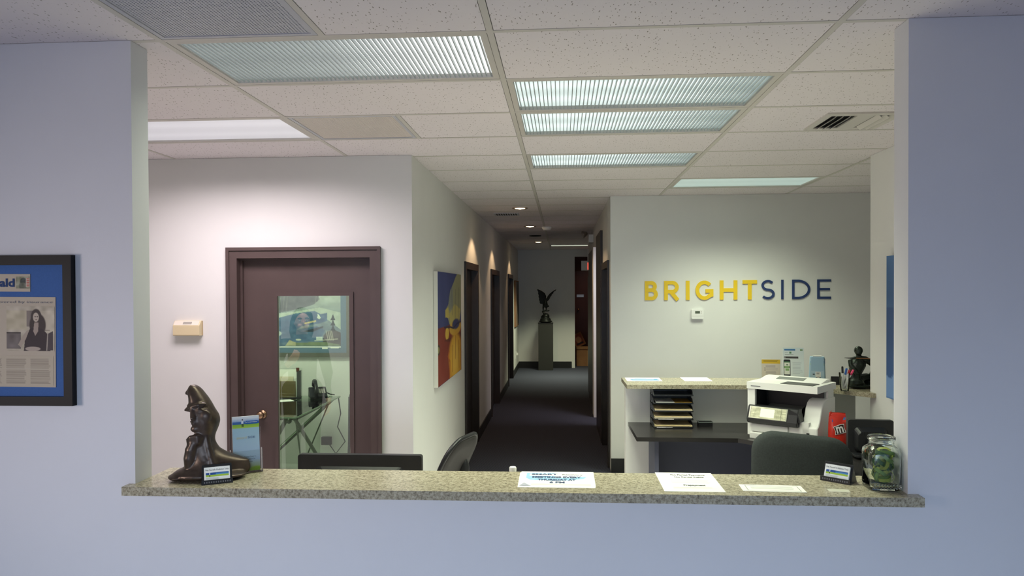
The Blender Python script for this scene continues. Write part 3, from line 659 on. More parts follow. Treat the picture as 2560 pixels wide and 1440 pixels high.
# sheets on the front counter
def flat_sheet(name, label, loc, rz, w_, d_, im, cat='paper', group=None, z=CT, lift=0.0):
    t = thing(name, label, cat, (loc[0], loc[1], z), rz, group)
    bm = B(); box(bm, -w_/2, w_/2, -d_/2, d_/2, lift, lift+0.0008); build('sheet', bm, M_paper, t)
    if im is not None: painted('print', im, w_, d_, t, T((0, -d_/2, lift+0.0011)) @ RX(-90), print_mat(0.7, 0.2))
    return t
FL = T((0, 0, 0.0016)) @ RX(-90)
pm = (at(1303, 1180, Z=CT)+at(1490, 1219, Z=CT)+at(1296, 1216, Z=CT)+at(1484, 1181, Z=CT))/4
im = Img(110, 88, (246, 247, 240)); im.poly([(.08, .10), (.46, .10), (.46, .36), (.50, .42), (.70, .42), (.76, .36), (.90, .34), (.86, .50), (.70, .60), (.45, .66), (.35, .62), (.07, .60)], (150, 190, 218))
im.rect(.12, .15, .92, .30, (247, 247, 243)); im.rect(.78, .12, .9, .135, (120, 150, 190)); im.vgrad(.78, .95, (240, 244, 236), (226, 234, 200), .06, .94); im.line([(.04, .64), (.12, .82), (.5, .86), (.96, .87)], .012, (196, 210, 214))
t = flat_sheet('meeting_notice', 'white and blue notice sheet lying in the middle of the front counter', (pm.x, pm.y+0.005), 0.0, 0.279, 0.212, im)
bm = B(); prism(bm, [(0, 0), (0.045, 0.0), (0.02, 0.012)], -0.106, -0.03, T((-0.139, 0, 0.0008))); build('curled_corner', bm, M_paper, t)
for s_, x, y_, hh, ww, mm in (('\u2611 SMART', -0.098, 0.055, .017, .10, M_navy), ('Recovery', 0.018, 0.055, .013, .080, M_grey_ink), ('MEETINGS EVERY', -0.095, 0.010, .024, .185, M_navy), ('THURSDAY AT', -0.072, -0.028, .024, .142, M_navy), ('6 PM', -0.028, -0.066, .024, .056, M_navy)):
    lettering(s_.replace('\u2611 ', ''), mm, t, T((x, y_, 0)) @ FL, height=hh, width=ww, bold=0.05)
flat_sheet('paper_sheet', 'plain white sheet showing under the meeting notice', (pm.x-0.003, pm.y-0.012), 0.01, 0.280, 0.214, None, z=CT-0.0007+0.0008, lift=-0.0002)
pm = (at(1635, 1182, Z=CT)+at(1662, 1229, Z=CT)+at(1818, 1231, Z=CT)+at(1775, 1183, Z=CT))/4
im = Img(80, 104, (247, 247, 238)); im.rows(.20, .40, .88, .60, 5, (205, 208, 200), .8, 1, .1); im.rows(.18, .78, .9, .88, 3, (205, 208, 200), .8, 2, .1)
t = flat_sheet('policy_sheet', 'white sheet about partial payments and prepayment lying on the front counter', (pm.x, pm.y), 0.0, 0.212, 0.270, im)
for s_, y_, ww in (('No Partial Payments', 0.092, 0.128), ('No Partial Refills', 0.058, 0.108), ('Prepayment', -0.058, 0.078)):
    lettering(s_, M_ink, t, T((0.012, y_, 0)) @ FL, height=0.017, width=ww, align='CENTER', bold=0.03)
pm = (at(1845, 1211, Z=CT)+at(1858, 1228, Z=CT)+at(2018, 1231, Z=CT)+at(2002, 1216, Z=CT))/4
im = Img(110, 44, (246, 246, 238))
for a, b, c, e in ((.09, .12, .93, .15), (.09, .85, .93, .88), (.09, .12, .097, .88), (.923, .12, .93, .88)): im.rect(a, b, c, e, (96, 96, 92))
im.rows(.16, .3, .86, .7, 3, (196, 196, 188), .9, 4, .1)
flat_sheet('note_strip', 'narrow white strip of paper with a thin black border on the counter', (pm.x, pm.y), math.radians(-3), 0.216, 0.088, im)
im = Img(16, 8, (214, 210, 190)); im.cloud(8, 4, 2)
pm = at(2100, 1229, Z=CT)
bm = B(); box(bm, -0.036, 0.036, -0.018, 0.018, 0, 0.0007)
tag(build('tape_patch', bm, mat('clear_tape', S(216, 212, 192), 0.15), M=T((pm.x, pm.y+0.012, CT)) @ RZ(-6)), 'faint square of clear tape on the counter before the right card holder', 'tape')

# glass jar of green bands
t = thing('glass_jar', 'large square clear glass jar without lid at the right end of the counter', 'jar', (1.1305, 2.722, CT), math.radians(-2)); t.scale = (0.99, 0.99, 0.93)
def sq(h, n, z, N=40): return [(h*math.copysign(abs(math.cos(a))**(2/n), math.cos(a)), h*math.copysign(abs(math.sin(a))**(2/n), math.sin(a)), z) for a in [2*math.pi*(k+0.5)/N for k in range(N)]]
outer = [sq(.047, 5, 0), sq(.054, 6, .006), sq(.055, 6, .02), sq(.055, 6, .135), sq(.054, 5, .148), sq(.049, 3, .158), sq(.044, 2.2, .164), sq(.042, 2, .170), sq(.042, 2, .184), sq(.046, 2, .186), sq(.047, 2, .192), sq(.046, 2, .198), sq(.043, 2, .200)]
inner = [sq(.040, 2, .199), sq(.039, 2, .184), sq(.039, 2, .170), sq(.041, 2.2, .162), sq(.046, 3, .154), sq(.050, 5, .144), sq(.051, 6, .134), sq(.051, 6, .020), sq(.046, 5, .010)]
bm = B(); loft(bm, outer+inner); build('jar_body', bm, M_jar, t, smooth=True)
bm = B()
for k in range(9):
    for j in range(2): ball(bm, (-.042+k*.0105, -.0555, .014+j*.012), (.004, .0015, .005), u=8, v=6)
q = build('moulded_dots', bm, M_jar, t, smooth=True); q['kind'] = 'stuff'
rg = random.Random(5); M_gb = [mat('green_band', S(110, 140, 66), 0.4), mat('olive_band', S(170, 176, 76), 0.4), mat('deep_green_band', S(58, 96, 60), 0.4)]
def band_mesh(mm):
    bm = B(); N = 30; ro, th, hh = .029, .0018, .012; rings = []
    for k in range(N):
        a = 2*math.pi*k/N; c, s_ = math.cos(a), math.sin(a)
        rings.append([bm.verts.new(((ro+d_)*c, (ro+d_)*s_, z)) for d_, z in ((0, 0), (th, 0), (th, hh), (0, hh))])
    for k in range(N):
        A, C = rings[k], rings[(k+1) % N]
        for q in range(4): bm.faces.new((A[q], A[(q+1) % 4], C[(q+1) % 4], C[q]))
    o = build('wristband', bm, mm, smooth=0.7); return o
protos = [band_mesh(q) for q in M_gb]
Lb = 'green silicone wristband in the glass jar among many alike'
base = Matrix.Translation(t.location)
for k in range(36):
    pr = protos[k % 3]; o = pr if k < 3 else pr.copy()
    if k >= 3: COL.objects.link(o)
    lev = k//3; z = 0.022+lev*0.0085; ang = rg.random()*360; rr = 0.013*rg.random()**.5
    tilt = rg.choice((10, 25, 70, 85, 40)) if lev > 0 else 80
    z = max(z, 0.013+0.028*math.sin(math.radians(tilt)))
    sc = 0.86+0.14*rg.random()
    o.matrix_world = base @ T((rr*math.cos(ang), rr*math.sin(ang), z)) @ RZ(ang) @ RX(tilt) @ Matrix.Diagonal((sc, sc*0.85, 1, 1))
    tag(o, Lb, 'wristband', 'green wristbands in the jar')

# ------------------------------------------------------------------ front wall newspaper frame
t = thing('framed_newspaper', 'black framed newspaper clippings on a blue mat, cut off at the left edge', 'picture', (-2.16, 2.645, 1.40), 0)
Z1 = 0.557
boxes('frame', [(-0.37, 0.360, -0.026, 0, 0, 0.034), (-0.37, 0.360, -0.026, 0, Z1-0.036, Z1), (-0.37, -0.333, -0.026, 0, 0.034, Z1-0.036), (0.327, 0.360, -0.026, 0, 0.034, Z1-0.036)], M_frame, t, 0.003)
boxes('mat_board', [(-0.335, 0.334, -0.012, 0, 0.033, Z1-0.035)], mat('blue_mat', S(62, 98, 158), 0.85, noise=(200, 0.05)), t)
M_news = mat('newsprint', S(188, 176, 158), 0.85)
Mt = T((0, -0.0125, 0)) @ RY(0.5)
bm = B(); box(bm, -0.30, 0.190, -0.0015, 0, 0.424, 0.489, Mt); build('masthead_clipping', bm, M_news, t)
lettering('Herald', mat('masthead_blue', S(36, 62, 110), 0.8), t, Mt @ T((-0.012, -0.003, 0.443)), height=0.030, width=0.140, bold=0.03)
im = Img(40, 44, (150, 150, 128)); im.ell(.55, .4, .25, .3, (92, 96, 92)); im.ell(.5, .8, .3, .3, (120, 122, 110)); im.cloud(26, 6, 3); im.rect(.74, .1, 1, .9, (196, 186, 170))
for q in range(5): im.rect(.78, .14+q*.15, .98, .22+q*.15, (190, 110, 100))
painted('masthead_photo', im, 0.052, 0.044, t, Mt @ T((0.162, -0.0025, 0.436)), print_mat(0.8, .2))
bm = B(); box(bm, -0.30, 0.288, -0.0015, 0, 0.070, 0.404, Mt); build('article_clipping', bm, M_news, t)
im = Img(150, 130, (186, 176, 158)); im.cloud(6, 14, 9)
im.rect(.42, .10, .68, .45, (138, 128, 120)); im.rect(.0, .10, .42, .52, (190, 180, 156)); im.rect(.68, .10, 1, .62, (196, 186, 166)); im.rect(.62, .52, .9, .55, (150, 140, 128))
im.rect(0, .58, .30, .95, (120, 112, 108)); im.rect(0, .58, .30, .61, (86, 80, 78)); im.cloud(16, 9, 4)
im.ell(.62, .24, .11, .18, (86, 78, 74)); im.ell(.65, .42, .17, .26, (84, 76, 72)); im.ell(.615, .245, .062, .105, (190, 176, 160)); im.ell(.60, .23, .016, .012, (90, 80, 76)); im.ell(.645, .23, .016, .012, (90, 80, 76)); im.ell(.622, .30, .02, .01, (130, 110, 104))
im.poly([(.40, .60), (.52, .48), (.74, .50), (.86, .62), (.92, 1.0), (.36, 1.0)], (78, 70, 70)); im.poly([(.58, .36), (.67, .36), (.66, .56), (.60, .66), (.56, .56)], (168, 152, 140))
im.poly([(.42, .55), (.48, .52), (.40, .74), (.30, .92), (.24, .86), (.34, .66)], (172, 158, 144)); im.ell(.55, .95, .16, .05, (176, 162, 150)); im.poly([(.85, .62), (.97, .55), (.97, .98), (.86, .98)], (92, 84, 84)); im.line([(.86, .6), (.84, .98)], .02, (180, 170, 156))
painted("article_photo", im, 0.186, 0.166, t, Mt @ T((0.191, -0.0025, 0.204)), print_mat(0.85, .2))
im = Img(170, 90, (188, 177, 158)); r = random.Random(3)
for c in range(6):
    im.rows(.02+c*.165, .08, .155+c*.165, .96, 22, (128, 118, 108), .55, c, .12)
im.rect(0, .42, 1, .45, (190, 180, 162)); im.rect(.02, .47, .30, .52, (96, 88, 82), .35)
painted('article_columns', im, 0.57, 0.110, t, Mt @ T((-0.005, -0.0025, 0.076)), print_mat(0.85, .2))
im = Img(80, 110, (188, 177, 158))
for c in range(2): im.rows(.03+c*.5, .02, .46+c*.5, .98, 26, (128, 118, 108), .55, c+9, .12)
painted('article_columns', im, 0.35, 0.185, t, Mt @ T((-0.115, -0.0025, 0.192)), print_mat(0.85, .2))
lettering('fund is completely covered by insurance', M_grey_ink, t, Mt @ T((-0.155, -0.003, 0.382)), height=0.0085, width=0.432)

# ------------------------------------------------------------------ office walls: lettering, thermostat, sensor, paintings
SG = thing('wall_lettering', 'large yellow and navy raised lettering BRIGHTSIDE on the back wall', 'sign', (0.816, BW, 1.7105))
LH = 0.190; KX = 1.791/465
M_ly = mat('letter_yellow', S(238, 200, 44), 0.45); M_ln = mat('letter_navy', S(48, 66, 112), 0.45)
import itertools
_sk = itertools.cycle(range(4))
def stroke(bm, pts, wd, closed=False):
    """thick flat stroke with mitred joints, 8 mm deep"""
    P = [Vector(p) for p in pts]; n = len(P); L, Rr = [], []
    for i in range(n):
        a = P[i-1] if (i > 0 or closed) else None; c = P[(i+1) % n] if (i < n-1 or closed) else None
        d0 = (P[i]-a).normalized() if a is not None else (c-P[i]).normalized()
        d1 = (c-P[i]).normalized() if c is not None else d0
        n0, n1 = Vector((-d0.y, d0.x)), Vector((-d1.y, d1.x)); mm = (n0+n1).normalized(); k = min(1/max(mm.dot(n0), 0.3), 2.0)
        L.append(P[i]+mm*k*wd/2); Rr.append(P[i]-mm*k*wd/2)
    f = [[bm.verts.new((p.x, y, p.y)) for p in q] for q in (L, Rr) for y in (-0.008-0.0006*next(_sk), 0.0)]
    for i in range(n if closed else n-1):
        j = (i+1) % n
        for A, C in ((f[0], f[2]), (f[3], f[1])): bm.faces.new((A[i], A[j], C[j], C[i]))
        bm.faces.new((f[0][i], f[0][j], f[1][j], f[1][i])); bm.faces.new((f[2][i], f[2][j], f[3][j], f[3][i]))
    if not closed:
        for i in (0, n-1): bm.faces.new((f[0][i], f[2][i], f[3][i], f[1][i]))
def arc(cx, cz, rx, rz, a0, a1, n=14): return [(cx+rx*math.cos(math.radians(a0+(a1-a0)*k/n)), cz+rz*math.sin(math.radians(a0+(a1-a0)*k/n))) for k in range(n+1)]
def letter(c, px0, px1, wd, m):
    x0, x1 = (px0-1612)*KX, (px1-1612)*KX; h = wd/2; a, b, lo, hi = x0+h, x1-h, h, LH-h; bm = B(); md = LH*0.53
    dz = (px0-1612)/465*0.008
    if c == 'B':
        stroke(bm, [(a, 0), (a, LH)], wd); r1, r2 = (hi-md)/2, (md-lo)/2
        stroke(bm, [(a, hi), (b-r1-.012, hi)]+arc(b-r1-.010, md+r1, r1, r1, 88, -88)+[(a, md)], wd)
        stroke(bm, [(a, md), (b-r2, md)]+arc(b-r2, lo+r2, r2, r2, 88, -88)+[(a, lo)], wd)
    elif c == 'R':
        md = LH*0.44; r1 = (hi-md)/2; stroke(bm, [(a, 0), (a, LH)], wd)
        stroke(bm, [(a, hi), (b-r1-.004, hi)]+arc(b-r1-.004, md+r1, r1, r1, 88, -88)+[(a, md)], wd); stroke(bm, [(a+(b-a)*.42, md), (b+.004, 0)], wd*1.05)
    elif c == 'I': stroke(bm, [((x0+x1)/2, 0), ((x0+x1)/2, LH)], wd)
    elif c == 'G':
        cx, cz, rx, rz = (a+b)/2, LH/2, (b-a)/2, LH/2-h
        stroke(bm, arc(cx, cz, rx, rz, 42, 318, 26)+[(b, cz-.62*rz), (b, cz-.10*rz), (cx+.15*rx, cz-.10*rz)], wd)
    elif c == 'H': stroke(bm, [(a, 0), (a, LH)], wd); stroke(bm, [(b, 0), (b, LH)], wd); stroke(bm, [(a, LH/2), (b, LH/2)], wd)
    elif c == 'T': stroke(bm, [(x0, hi), (x1, hi)], wd); stroke(bm, [((x0+x1)/2, 0), ((x0+x1)/2, hi)], wd)
    elif c == 'S':
        cx, r = (a+b)/2, (hi-lo)/4; rx = (b-a)/2
        stroke(bm, arc(cx, hi-r, rx*.93, r, 35, 270, 16)+arc(cx, lo+r, rx, r, 90, -145, 16)[1:], wd)
    elif c == 'D':
        rz = (hi-lo)/2; stroke(bm, [(a, lo), (a, hi), (a+(b-a)*.28, hi)]+arc(a+(b-a)*.28, LH/2, (b-a)*.72, rz, 85, -85, 18)+[(a+(b-a)*.28, lo)], wd, True)
    elif c == 'E':
        stroke(bm, [(b+h, hi), (a, hi), (a, lo), (b+h, lo)], wd); stroke(bm, [(a, LH/2), (b, LH/2)], wd)
    build('letter', bm, m, SG, M=T((0, -0.0005, dz)))
for c, q0, q1 in (('B', 1612, 1645), ('R', 1661, 1699), ('I', 1716, 1725), ('G', 1740, 1785), ('H', 1801, 1845), ('T', 1858, 1894)): letter(c, q0, q1, 0.036, M_ly)
for c, q0, q1 in (('S', 1904, 1938), ('I', 1954, 1960), ('D', 1981, 2026), ('E', 2043, 2077)): letter(c, q0, q1, 0.0225, M_ln)

t = thing('thermostat', 'small white wall thermostat with grey display below the lettering', 'thermostat', (1.326, BW, 1.574))
bm = B(); prism(bm, rrect(0.118, 0.096, 0.012), -0.026, 0); build('case', bm, M_white, t, 0.004)
boxes('display', [(-0.024, 0.022, -0.0275, -0.026, 0.006, 0.030)], mat('lcd', S(88, 96, 84), 0.2), t)
boxes('button', [(0.032, 0.040, -0.028, -0.026, 0.022, 0.030)], M_grid, t); boxes('button', [(0.032, 0.040, -0.028, -0.026, 0.006, 0.014)], M_grid, t)
boxes('cover_seam', [(-0.058, 0.058, -0.0265, -0.0255, -0.020, -0.018)], M_grid, t)

M_beige = mat('beige_plastic', S(222, 206, 168), 0.45)
t = thing('wall_thermostat', 'beige wedge-topped wall thermostat left of the glazed door', 'thermostat', (-2.596, DW, 1.513))
bm = B(); prism(bm, [(0, 0), (0.046, 0), (0.050, 0.006), (0.050, 0.070), (0.022, 0.104), (0, 0.104)], -0.095, 0.095, RZ(-90)); build('case', bm, M_beige, t, 0.003)
Mx = T((0, -0.036, 0.0875)) @ RX(-39.5)
bm = B(); box(bm, -0.090, 0.086, -0.001, 0.001, -0.019, 0.019, Mx); build('top_panel', bm, mat('pale_panel', S(226, 218, 204), 0.4), t)
bm = B(); box(bm, -0.026, 0.036, -0.0025, 0.001, -0.010, 0.009, Mx); build('display', bm, mat('lcd_grey', S(168, 164, 156), 0.2), t)
boxes('back_plate', [(-0.097, 0.097, -0.012, -0.0005, 0.002, 0.102)], mat('tan_plastic', S(190, 168, 128), 0.5), t)

# canvas in the hallway mouth
im = Img(110, 140, (62, 70, 120)); im.cloud(12, 5, 1); im.vgrad(0, .5, (70, 80, 136), (54, 60, 104), al=.5)
im.poly([(.0, .49), (1, .49), (1, 1), (0, 1)], (124, 50, 38)); im.cloud(10, 6, 2)
im.poly([(.80, .0), (1, 0), (1, .36), (.93, .46), (.80, .53), (.58, .54), (.44, .48), (.38, .42), (.28, .41), (.28, .345), (.40, .30), (.48, .17), (.56, .13), (.62, .10), (.72, .04)], (150, 146, 112))
im.poly([(.44, .36), (.70, .30), (.95, .36), (.92, .46), (.80, .53), (.58, .54), (.46, .48)], (196, 176, 96), .75); im.poly([(.28, .345), (.40, .32), (.44, .42), (.38, .42), (.28, .41)], (196, 178, 92))
im.poly([(.40, .30), (.50, .16), (.62, .12), (.60, .34), (.46, .38)], (128, 134, 140), .6)
for p_ in ([(.55, .14), (.57, .40)], [(.72, .16), (.70, .50)], [(.88, .14), (.86, .46)]): im.line(p_, .018, (96, 96, 92), .6)
im.ell(.35, .565, .075, .06, (206, 170, 66)); im.ell(.72, .535, .28, .075, (204, 160, 62)); im.ell(.74, .50, .17, .05, (60, 64, 108), .3); im.line([(.24, .50), (.5, .515), (.62, .535), (.8, .50), (1, .49)], .02, (36, 34, 60))
im.poly([(.2, .62), (1, .60), (1, .66), (.6, .67)], (84, 36, 30), .7)
im.ell(.72, .80, .31, .215, (204, 152, 46), .25); im.poly([(.44, .80), (1, .80), (1, 1), (.44, 1)], (206, 154, 48), .9); im.ell(.70, .82, .17, .17, (226, 184, 84), .7, .8)
for p_ in ([(.72, .62), (.70, .84)], [(.58, .70), (.56, .95)], [(.86, .68), (.88, .96)]): im.line(p_, .022, (150, 92, 30), .8)
im.line([(.44, .74), (.38, .78), (.46, .84), (.45, 1)], .03, (176, 96, 34)); im.ell(.02, .68, .05, .045, (40, 40, 36)); im.ell(.02, .68, .03, .028, (150, 140, 92))
im.line([(1, .66), (.98, .9), (1, 1)], .05, (150, 84, 34), .8)
t = thing('hallway_canvas', 'unframed canvas of yellow pear shapes on blue and red at the hallway mouth', 'painting', (HL, 6.53, 1.045))
CWD = 1.36
boxes('canvas', [(0.002, 0.036, -CWD/2, CWD/2, 0, 0.925)], mat('canvas_edge', S(226, 224, 214), 0.8, bump=(300, 0.2)), t)
painted('painting', im, CWD, 0.925, t, T((0.0366, 0, 0)) @ RZ(90), print_mat(0.6))
# far hallway picture
im = Img(30, 40, (150, 120, 100)); im.poly([(.35, 0), (1, 0), (1, 1), (.6, 1), (.5, .5)], (70, 70, 66)); im.cloud(30, 5, 4)
t = thing('hallway_picture', 'tall picture on the left hallway wall beyond the farthest doorway', 'painting', (HL, 16.45, 1.02))
boxes('frame', [(0.002, 0.03, -0.62, 0.62, 0, 1.0)], M_card, t); painted('painting', im, 1.2, 0.96, t, T((0.0306, 0, 0.02)) @ RZ(90), print_mat(0.5))
t = thing('wall_outlet', 'white outlet plate low on the left hallway wall near the end', 'outlet', (HL, 16.35, 0.36))
boxes('plate', [(0, 0.008, -0.06, 0.06, -0.06, 0.09)], M_white, t, 0.002); boxes('socket', [(0.008, 0.010, -0.02, 0.02, 0.03, 0.06)], M_grid, t); boxes('socket', [(0.008, 0.010, -0.02, 0.02, -0.03, 0.0)], M_grid, t)
boxes('plug', [(0.010, 0.05, -0.025, 0.025, 0.02, 0.07)], M_white, t, 0.004)
# blue painting on the office side wall
im = Img(70, 80, (70, 108, 158)); im.cloud(14, 7, 8); im.poly([(0, .36), (1, .30), (1, 1), (0, 1)], (52, 86, 140), .9); im.cloud(8, 5, 12)
im.poly([(0, .82), (.02, .88), (.07, .86), (.10, .78), (.12, .0), (1, 0), (1, 1), (0, 1)], (118, 152, 200), .0)
im.poly([(0, .84), (.05, .86), (.11, .80), (.3, .80), (1, .9), (1, 1), (0, 1)], (112, 146, 198)); im.line([(.14, .05), (.13, .4), (.145, .85)], .02, (190, 196, 200)); im.line([(.17, .1), (.165, .8)], .03, (84, 92, 104))
t = thing('blue_painting', 'blue abstract canvas on the side wall partly hidden by the right jamb', 'painting', (2.15, 4.42, 1.105))
boxes('canvas', [(-0.034, -0.002, -0.60, 0.60, 0, 0.925)], mat('blue_edge', S(84, 122, 172), 0.7), t)
painted('painting', im, 1.20, 0.925, t, T((-0.0346, 0, 0)) @ RZ(-90), print_mat(0.6))

# ------------------------------------------------------------------ eagle on its pedestal
p = at(1365, 912, Y=16.9)
t = thing('pedestal', 'tall dark square pedestal at the end of the hallway', 'pedestal', (-0.372, 16.93, 0))
boxes('shaft', [(-0.165, 0.165, -0.165, 0.165, 0, 1.05)], mat('pedestal_paint', S(50, 50, 48), 0.6), t, 0.004)
boxes('cap', [(-0.17, 0.17, -0.17, 0.17, 1.05, 1.068)], M_blackm, t, 0.003)
E0 = (700, 1344); ke = 140/877.0*16.9/1861
def EP(x, z): return ((x-398)*ke, (696-z)*ke)
bm = B()
lw = [(262, 178), (330, 205), (385, 245), (405, 290), (402, 340), (385, 380), (350, 412), (318, 414), (302, 396), (304, 370), (292, 350), (296, 325), (284, 300), (290, 275), (278, 250), (282, 225), (268, 200)]
rw = [(578, 178), (552, 212), (522, 226), (520, 250), (500, 258), (492, 286), (474, 300), (464, 330), (440, 362), (415, 375), (412, 345), (430, 295), (462, 255), (510, 218)]
prism(bm, [EP(*q) for q in lw], -0.018, 0.018, RZ(10)); prism(bm, [EP(*q) for q in rw], -0.018, 0.018, RZ(-12))
def E3(x, z, y=0): a, b = EP(x, z); return (a, y, b)
tube(bm, [E3(400, 360), E3(392, 400), E3(395, 430), E3(410, 450), E3(432, 446, -.02), E3(456, 452, -.03)], [.03, .055, .058, .048, .030, .006], 12)
tube(bm, [E3(372, 420), E3(360, 470), E3(358, 505)], [.032, .022, .016], 10); tube(bm, [E3(404, 440), E3(408, 490), E3(410, 520)], [.026, .016, .013], 10)
tube(bm, [E3(385, 520), E3(430, 520), E3(462, 520)], [.018, .020, .008], 10); tube(bm, [E3(336, 545), E3(362, 520), E3(385, 520)], [.010, .02, .016], 10); tube(bm, [E3(358, 540), E3(378, 570), E3(392, 590)], [.02, .03, .045], 10)
ball(bm, E3(400, 610), (.085, .08, .075)); ball(bm, E3(345, 625), (.03, .03, .05)); ball(bm, E3(395, 660), (.125, .115, .06)); ball(bm, E3(398, 688), (.155, .145, .03))
o = remeshed('eagle_statue', bm, mat('black_bronze', S(34, 36, 34), 0.4, metal=0.4), 0.011, None, 1)
o.location = (-0.372, 16.93, 1.068-min(v.co.z for v in o.data.vertices))
tag(o, 'black bronze eagle with raised wings on the hallway pedestal', 'statue')

# ------------------------------------------------------------------ back counter, desk and their things
BC = 1.098
a0, a1 = at(1567, 962, Z=BC), at(1552, 944, Z=BC); fy, by = a0.y, a1.y; hx = a0.x
DZ = 0.775; dk = at(1570, 1055, Z=DZ); df = at(1592, 1093, Z=DZ); wy = dk.y
hw = struct(boxes('wall_counter', [(hx+0.01, 1.90, wy, wy+0.12, 0, BC-0.034)], M_wall), 'low white wall under the back counter')
bm = B(); slab_poly(bm, [(1.90, wy), (2.149, 5.62), (2.149, 5.78), (1.95, wy+0.12), (1.90, wy+0.12)], 0, BC-0.034)
struct(build('wall_counter_corner', bm, M_wall), 'slanted low wall under the corner of the back counter')
bm = B(); slab_poly(bm, [(hx, fy), (1.77, fy), (2.125, 5.26), (2.148, 5.26), (2.148, 5.365), (2.31, 5.365), (2.31, 5.65), (1.95, by), (hx-0.005, by)], BC-0.031, BC)
tag(build('back_counter', bm, M_granite, None, 0.003), 'speckled granite counter on the low wall before the lettered wall', 'counter')
bx_ = at(1845, 1096, Z=DZ)
t = thing('corner_desk', 'black corner desk under the back counter with a dark front panel', 'desk', (0, 0, 0))
M_dtop = mat('black_laminate', S(44, 42, 42), 0.25)
bm = B(); slab_poly(bm, [(df.x, df.y), (bx_.x, bx_.y), (1.50, 5.00), (1.50, 3.75), (2.145, 3.75), (2.145, 5.61), (1.895, wy-0.003), (dk.x, wy-0.003)], DZ-0.03, DZ)
build('desktop', bm, M_dtop, t, 0.002)
M_panel = mat('dark_panel', S(78, 80, 98), 0.6)
boxes('modesty_panel', [(0.68, 2.10, wy-0.16, wy-0.14, 0.06, DZ-0.03)], M_panel, t)
boxes('side_panel', [(2.10, 2.14, 3.80, 5.30, 0, DZ-0.03)], M_panel, t); boxes('leg', [(1.50, 1.54, 3.78, 4.4, 0, DZ-0.03)], M_panel, t)
boxes('leg', [(0.66, 0.69, df.y+0.10, wy-0.14, 0, DZ-0.03)], M_panel, t)

# sheets on the back counter
def quad_sheet(name, label, pts, z, im):
    q = [at(*s_, Z=z) for s_ in pts]; c = sum(q, Vector())/4
    wd = ((q[1]-q[0]).length+(q[2]-q[3]).length)/2; dp = min(((q[3]-q[0]).length+(q[2]-q[1]).length)/2, 0.30)
    return flat_sheet(name, label, (c.x, c.y), 0.0, wd, dp, im, z=z)
im = Img(40, 30, (240, 244, 244)); im.poly([(.1, .5), (.3, .25), (.9, .3), (.95, .8), (.15, .8)], (110, 160, 200)); im.rect(.2, .35, .8, .5, (240, 244, 244))
quad_sheet('notice_sheet', 'white and blue sheet at the left end of the back counter', ((1562, 944.5), (1647, 944.5), (1656, 953), (1568, 953)), BC, im)
quad_sheet('blank_sheet', 'plain white sheet on the back counter right of the blue one', ((1700, 943.5), (1766, 943.5), (1783, 953), (1712, 953)), BC, None)

# acrylic sign with a yellow header
p = at(1924, 942, Z=BC)
t = thing('acrylic_sign', 'small clear table sign with a yellow header strip on the back counter', 'sign', (p.x-0.034, fy+0.38, BC), math.radians(-6))
sc = (fy+0.38)/1861
im = Img(60, 64, (216, 208, 196)); im.rect(0, 0, 1, .045, (240, 240, 236)); im.rect(0, .045, 1, .24, (226, 190, 60)); im.rows(.1, .075, .9, .17, 2, (150, 124, 40), .7, 1, .1); im.rows(.22, .32, .86, .92, 8, (176, 168, 168), .8, 2, .2); im.ell(.17, .48, .03, .03, (120, 112, 112)); im.ell(.17, .58, .03, .03, (120, 112, 112))
bm = B(); box(bm, -0.078, 0.078, 0.0, 0.004, 0.0, 0.165, RX(-6)); build('acrylic_sheet', bm, M_clear, t); boxes('foot', [(-0.078, 0.078, -0.03, 0.05, 0, 0.003)], M_clear, t)
painted('print', im, 0.142, 0.155, t, RX(-6) @ T((0, -0.001, 0.008)), print_mat(0.4))
# tent card with a phone picture
p = at(1984, 955, Z=BC)
t = thing('tent_card', 'tall white leaflet with a picture of a phone in a clear stand', 'leaflet', (1.80, 5.93, BC), math.radians(-10))
im = Img(72, 120, (226, 234, 232)); im.vgrad(0, .3, (216, 230, 232), (226, 234, 232))
im.rect(.08, .04, .60, .09, (74, 126, 178)); im.rect(.32, .12, .42, .18, (104, 146, 112)); im.rect(.82, .05, .95, .09, (104, 140, 96)); im.rect(.10, .20, .52, .215, (150, 160, 160)); im.rect(.10, .15, .26, .165, (170, 180, 180)); im.rect(.06, .265, .74, .325, (70, 66, 64)); im.rect(.09, .28, .12, .31, (220, 220, 220))
im.poly([(.07, .36), (.33, .36), (.36, .38), (.36, .84), (.33, .86), (.07, .86), (.04, .84), (.04, .38)], (40, 42, 46)); im.rect(.065, .42, .335, .80, (232, 234, 222)); im.rect(.065, .42, .335, .45, (80, 128, 86)); im.rect(.16, .49, .24, .535, (110, 140, 104)); im.rect(.065, .56, .335, .61, (124, 164, 100)); im.rect(.12, .63, .29, .69, (140, 176, 116))
im.rows(.46, .44, .92, .80, 8, (196, 204, 206), .8, 3, .3); im.rect(.42, .90, .86, .945, (60, 108, 170))
bm = B(); box(bm, -0.078, 0.078, 0.0, 0.010, 0.0, 0.262, RX(-10)); build('leaflet_stack', bm, M_paper, t)
painted('print', im, 0.156, 0.262, t, RX(-10) @ T((0, -0.0008, 0.0)), print_mat(0.35))
boxes('foot', [(-0.08, 0.08, -0.02, 0.07, 0, 0.004)], M_clear, t); bm = B(); box(bm, -0.08, 0.08, 0.0105, 0.013, 0, 0.25, RX(-10)); build('back_sheet', bm, M_clear, t)
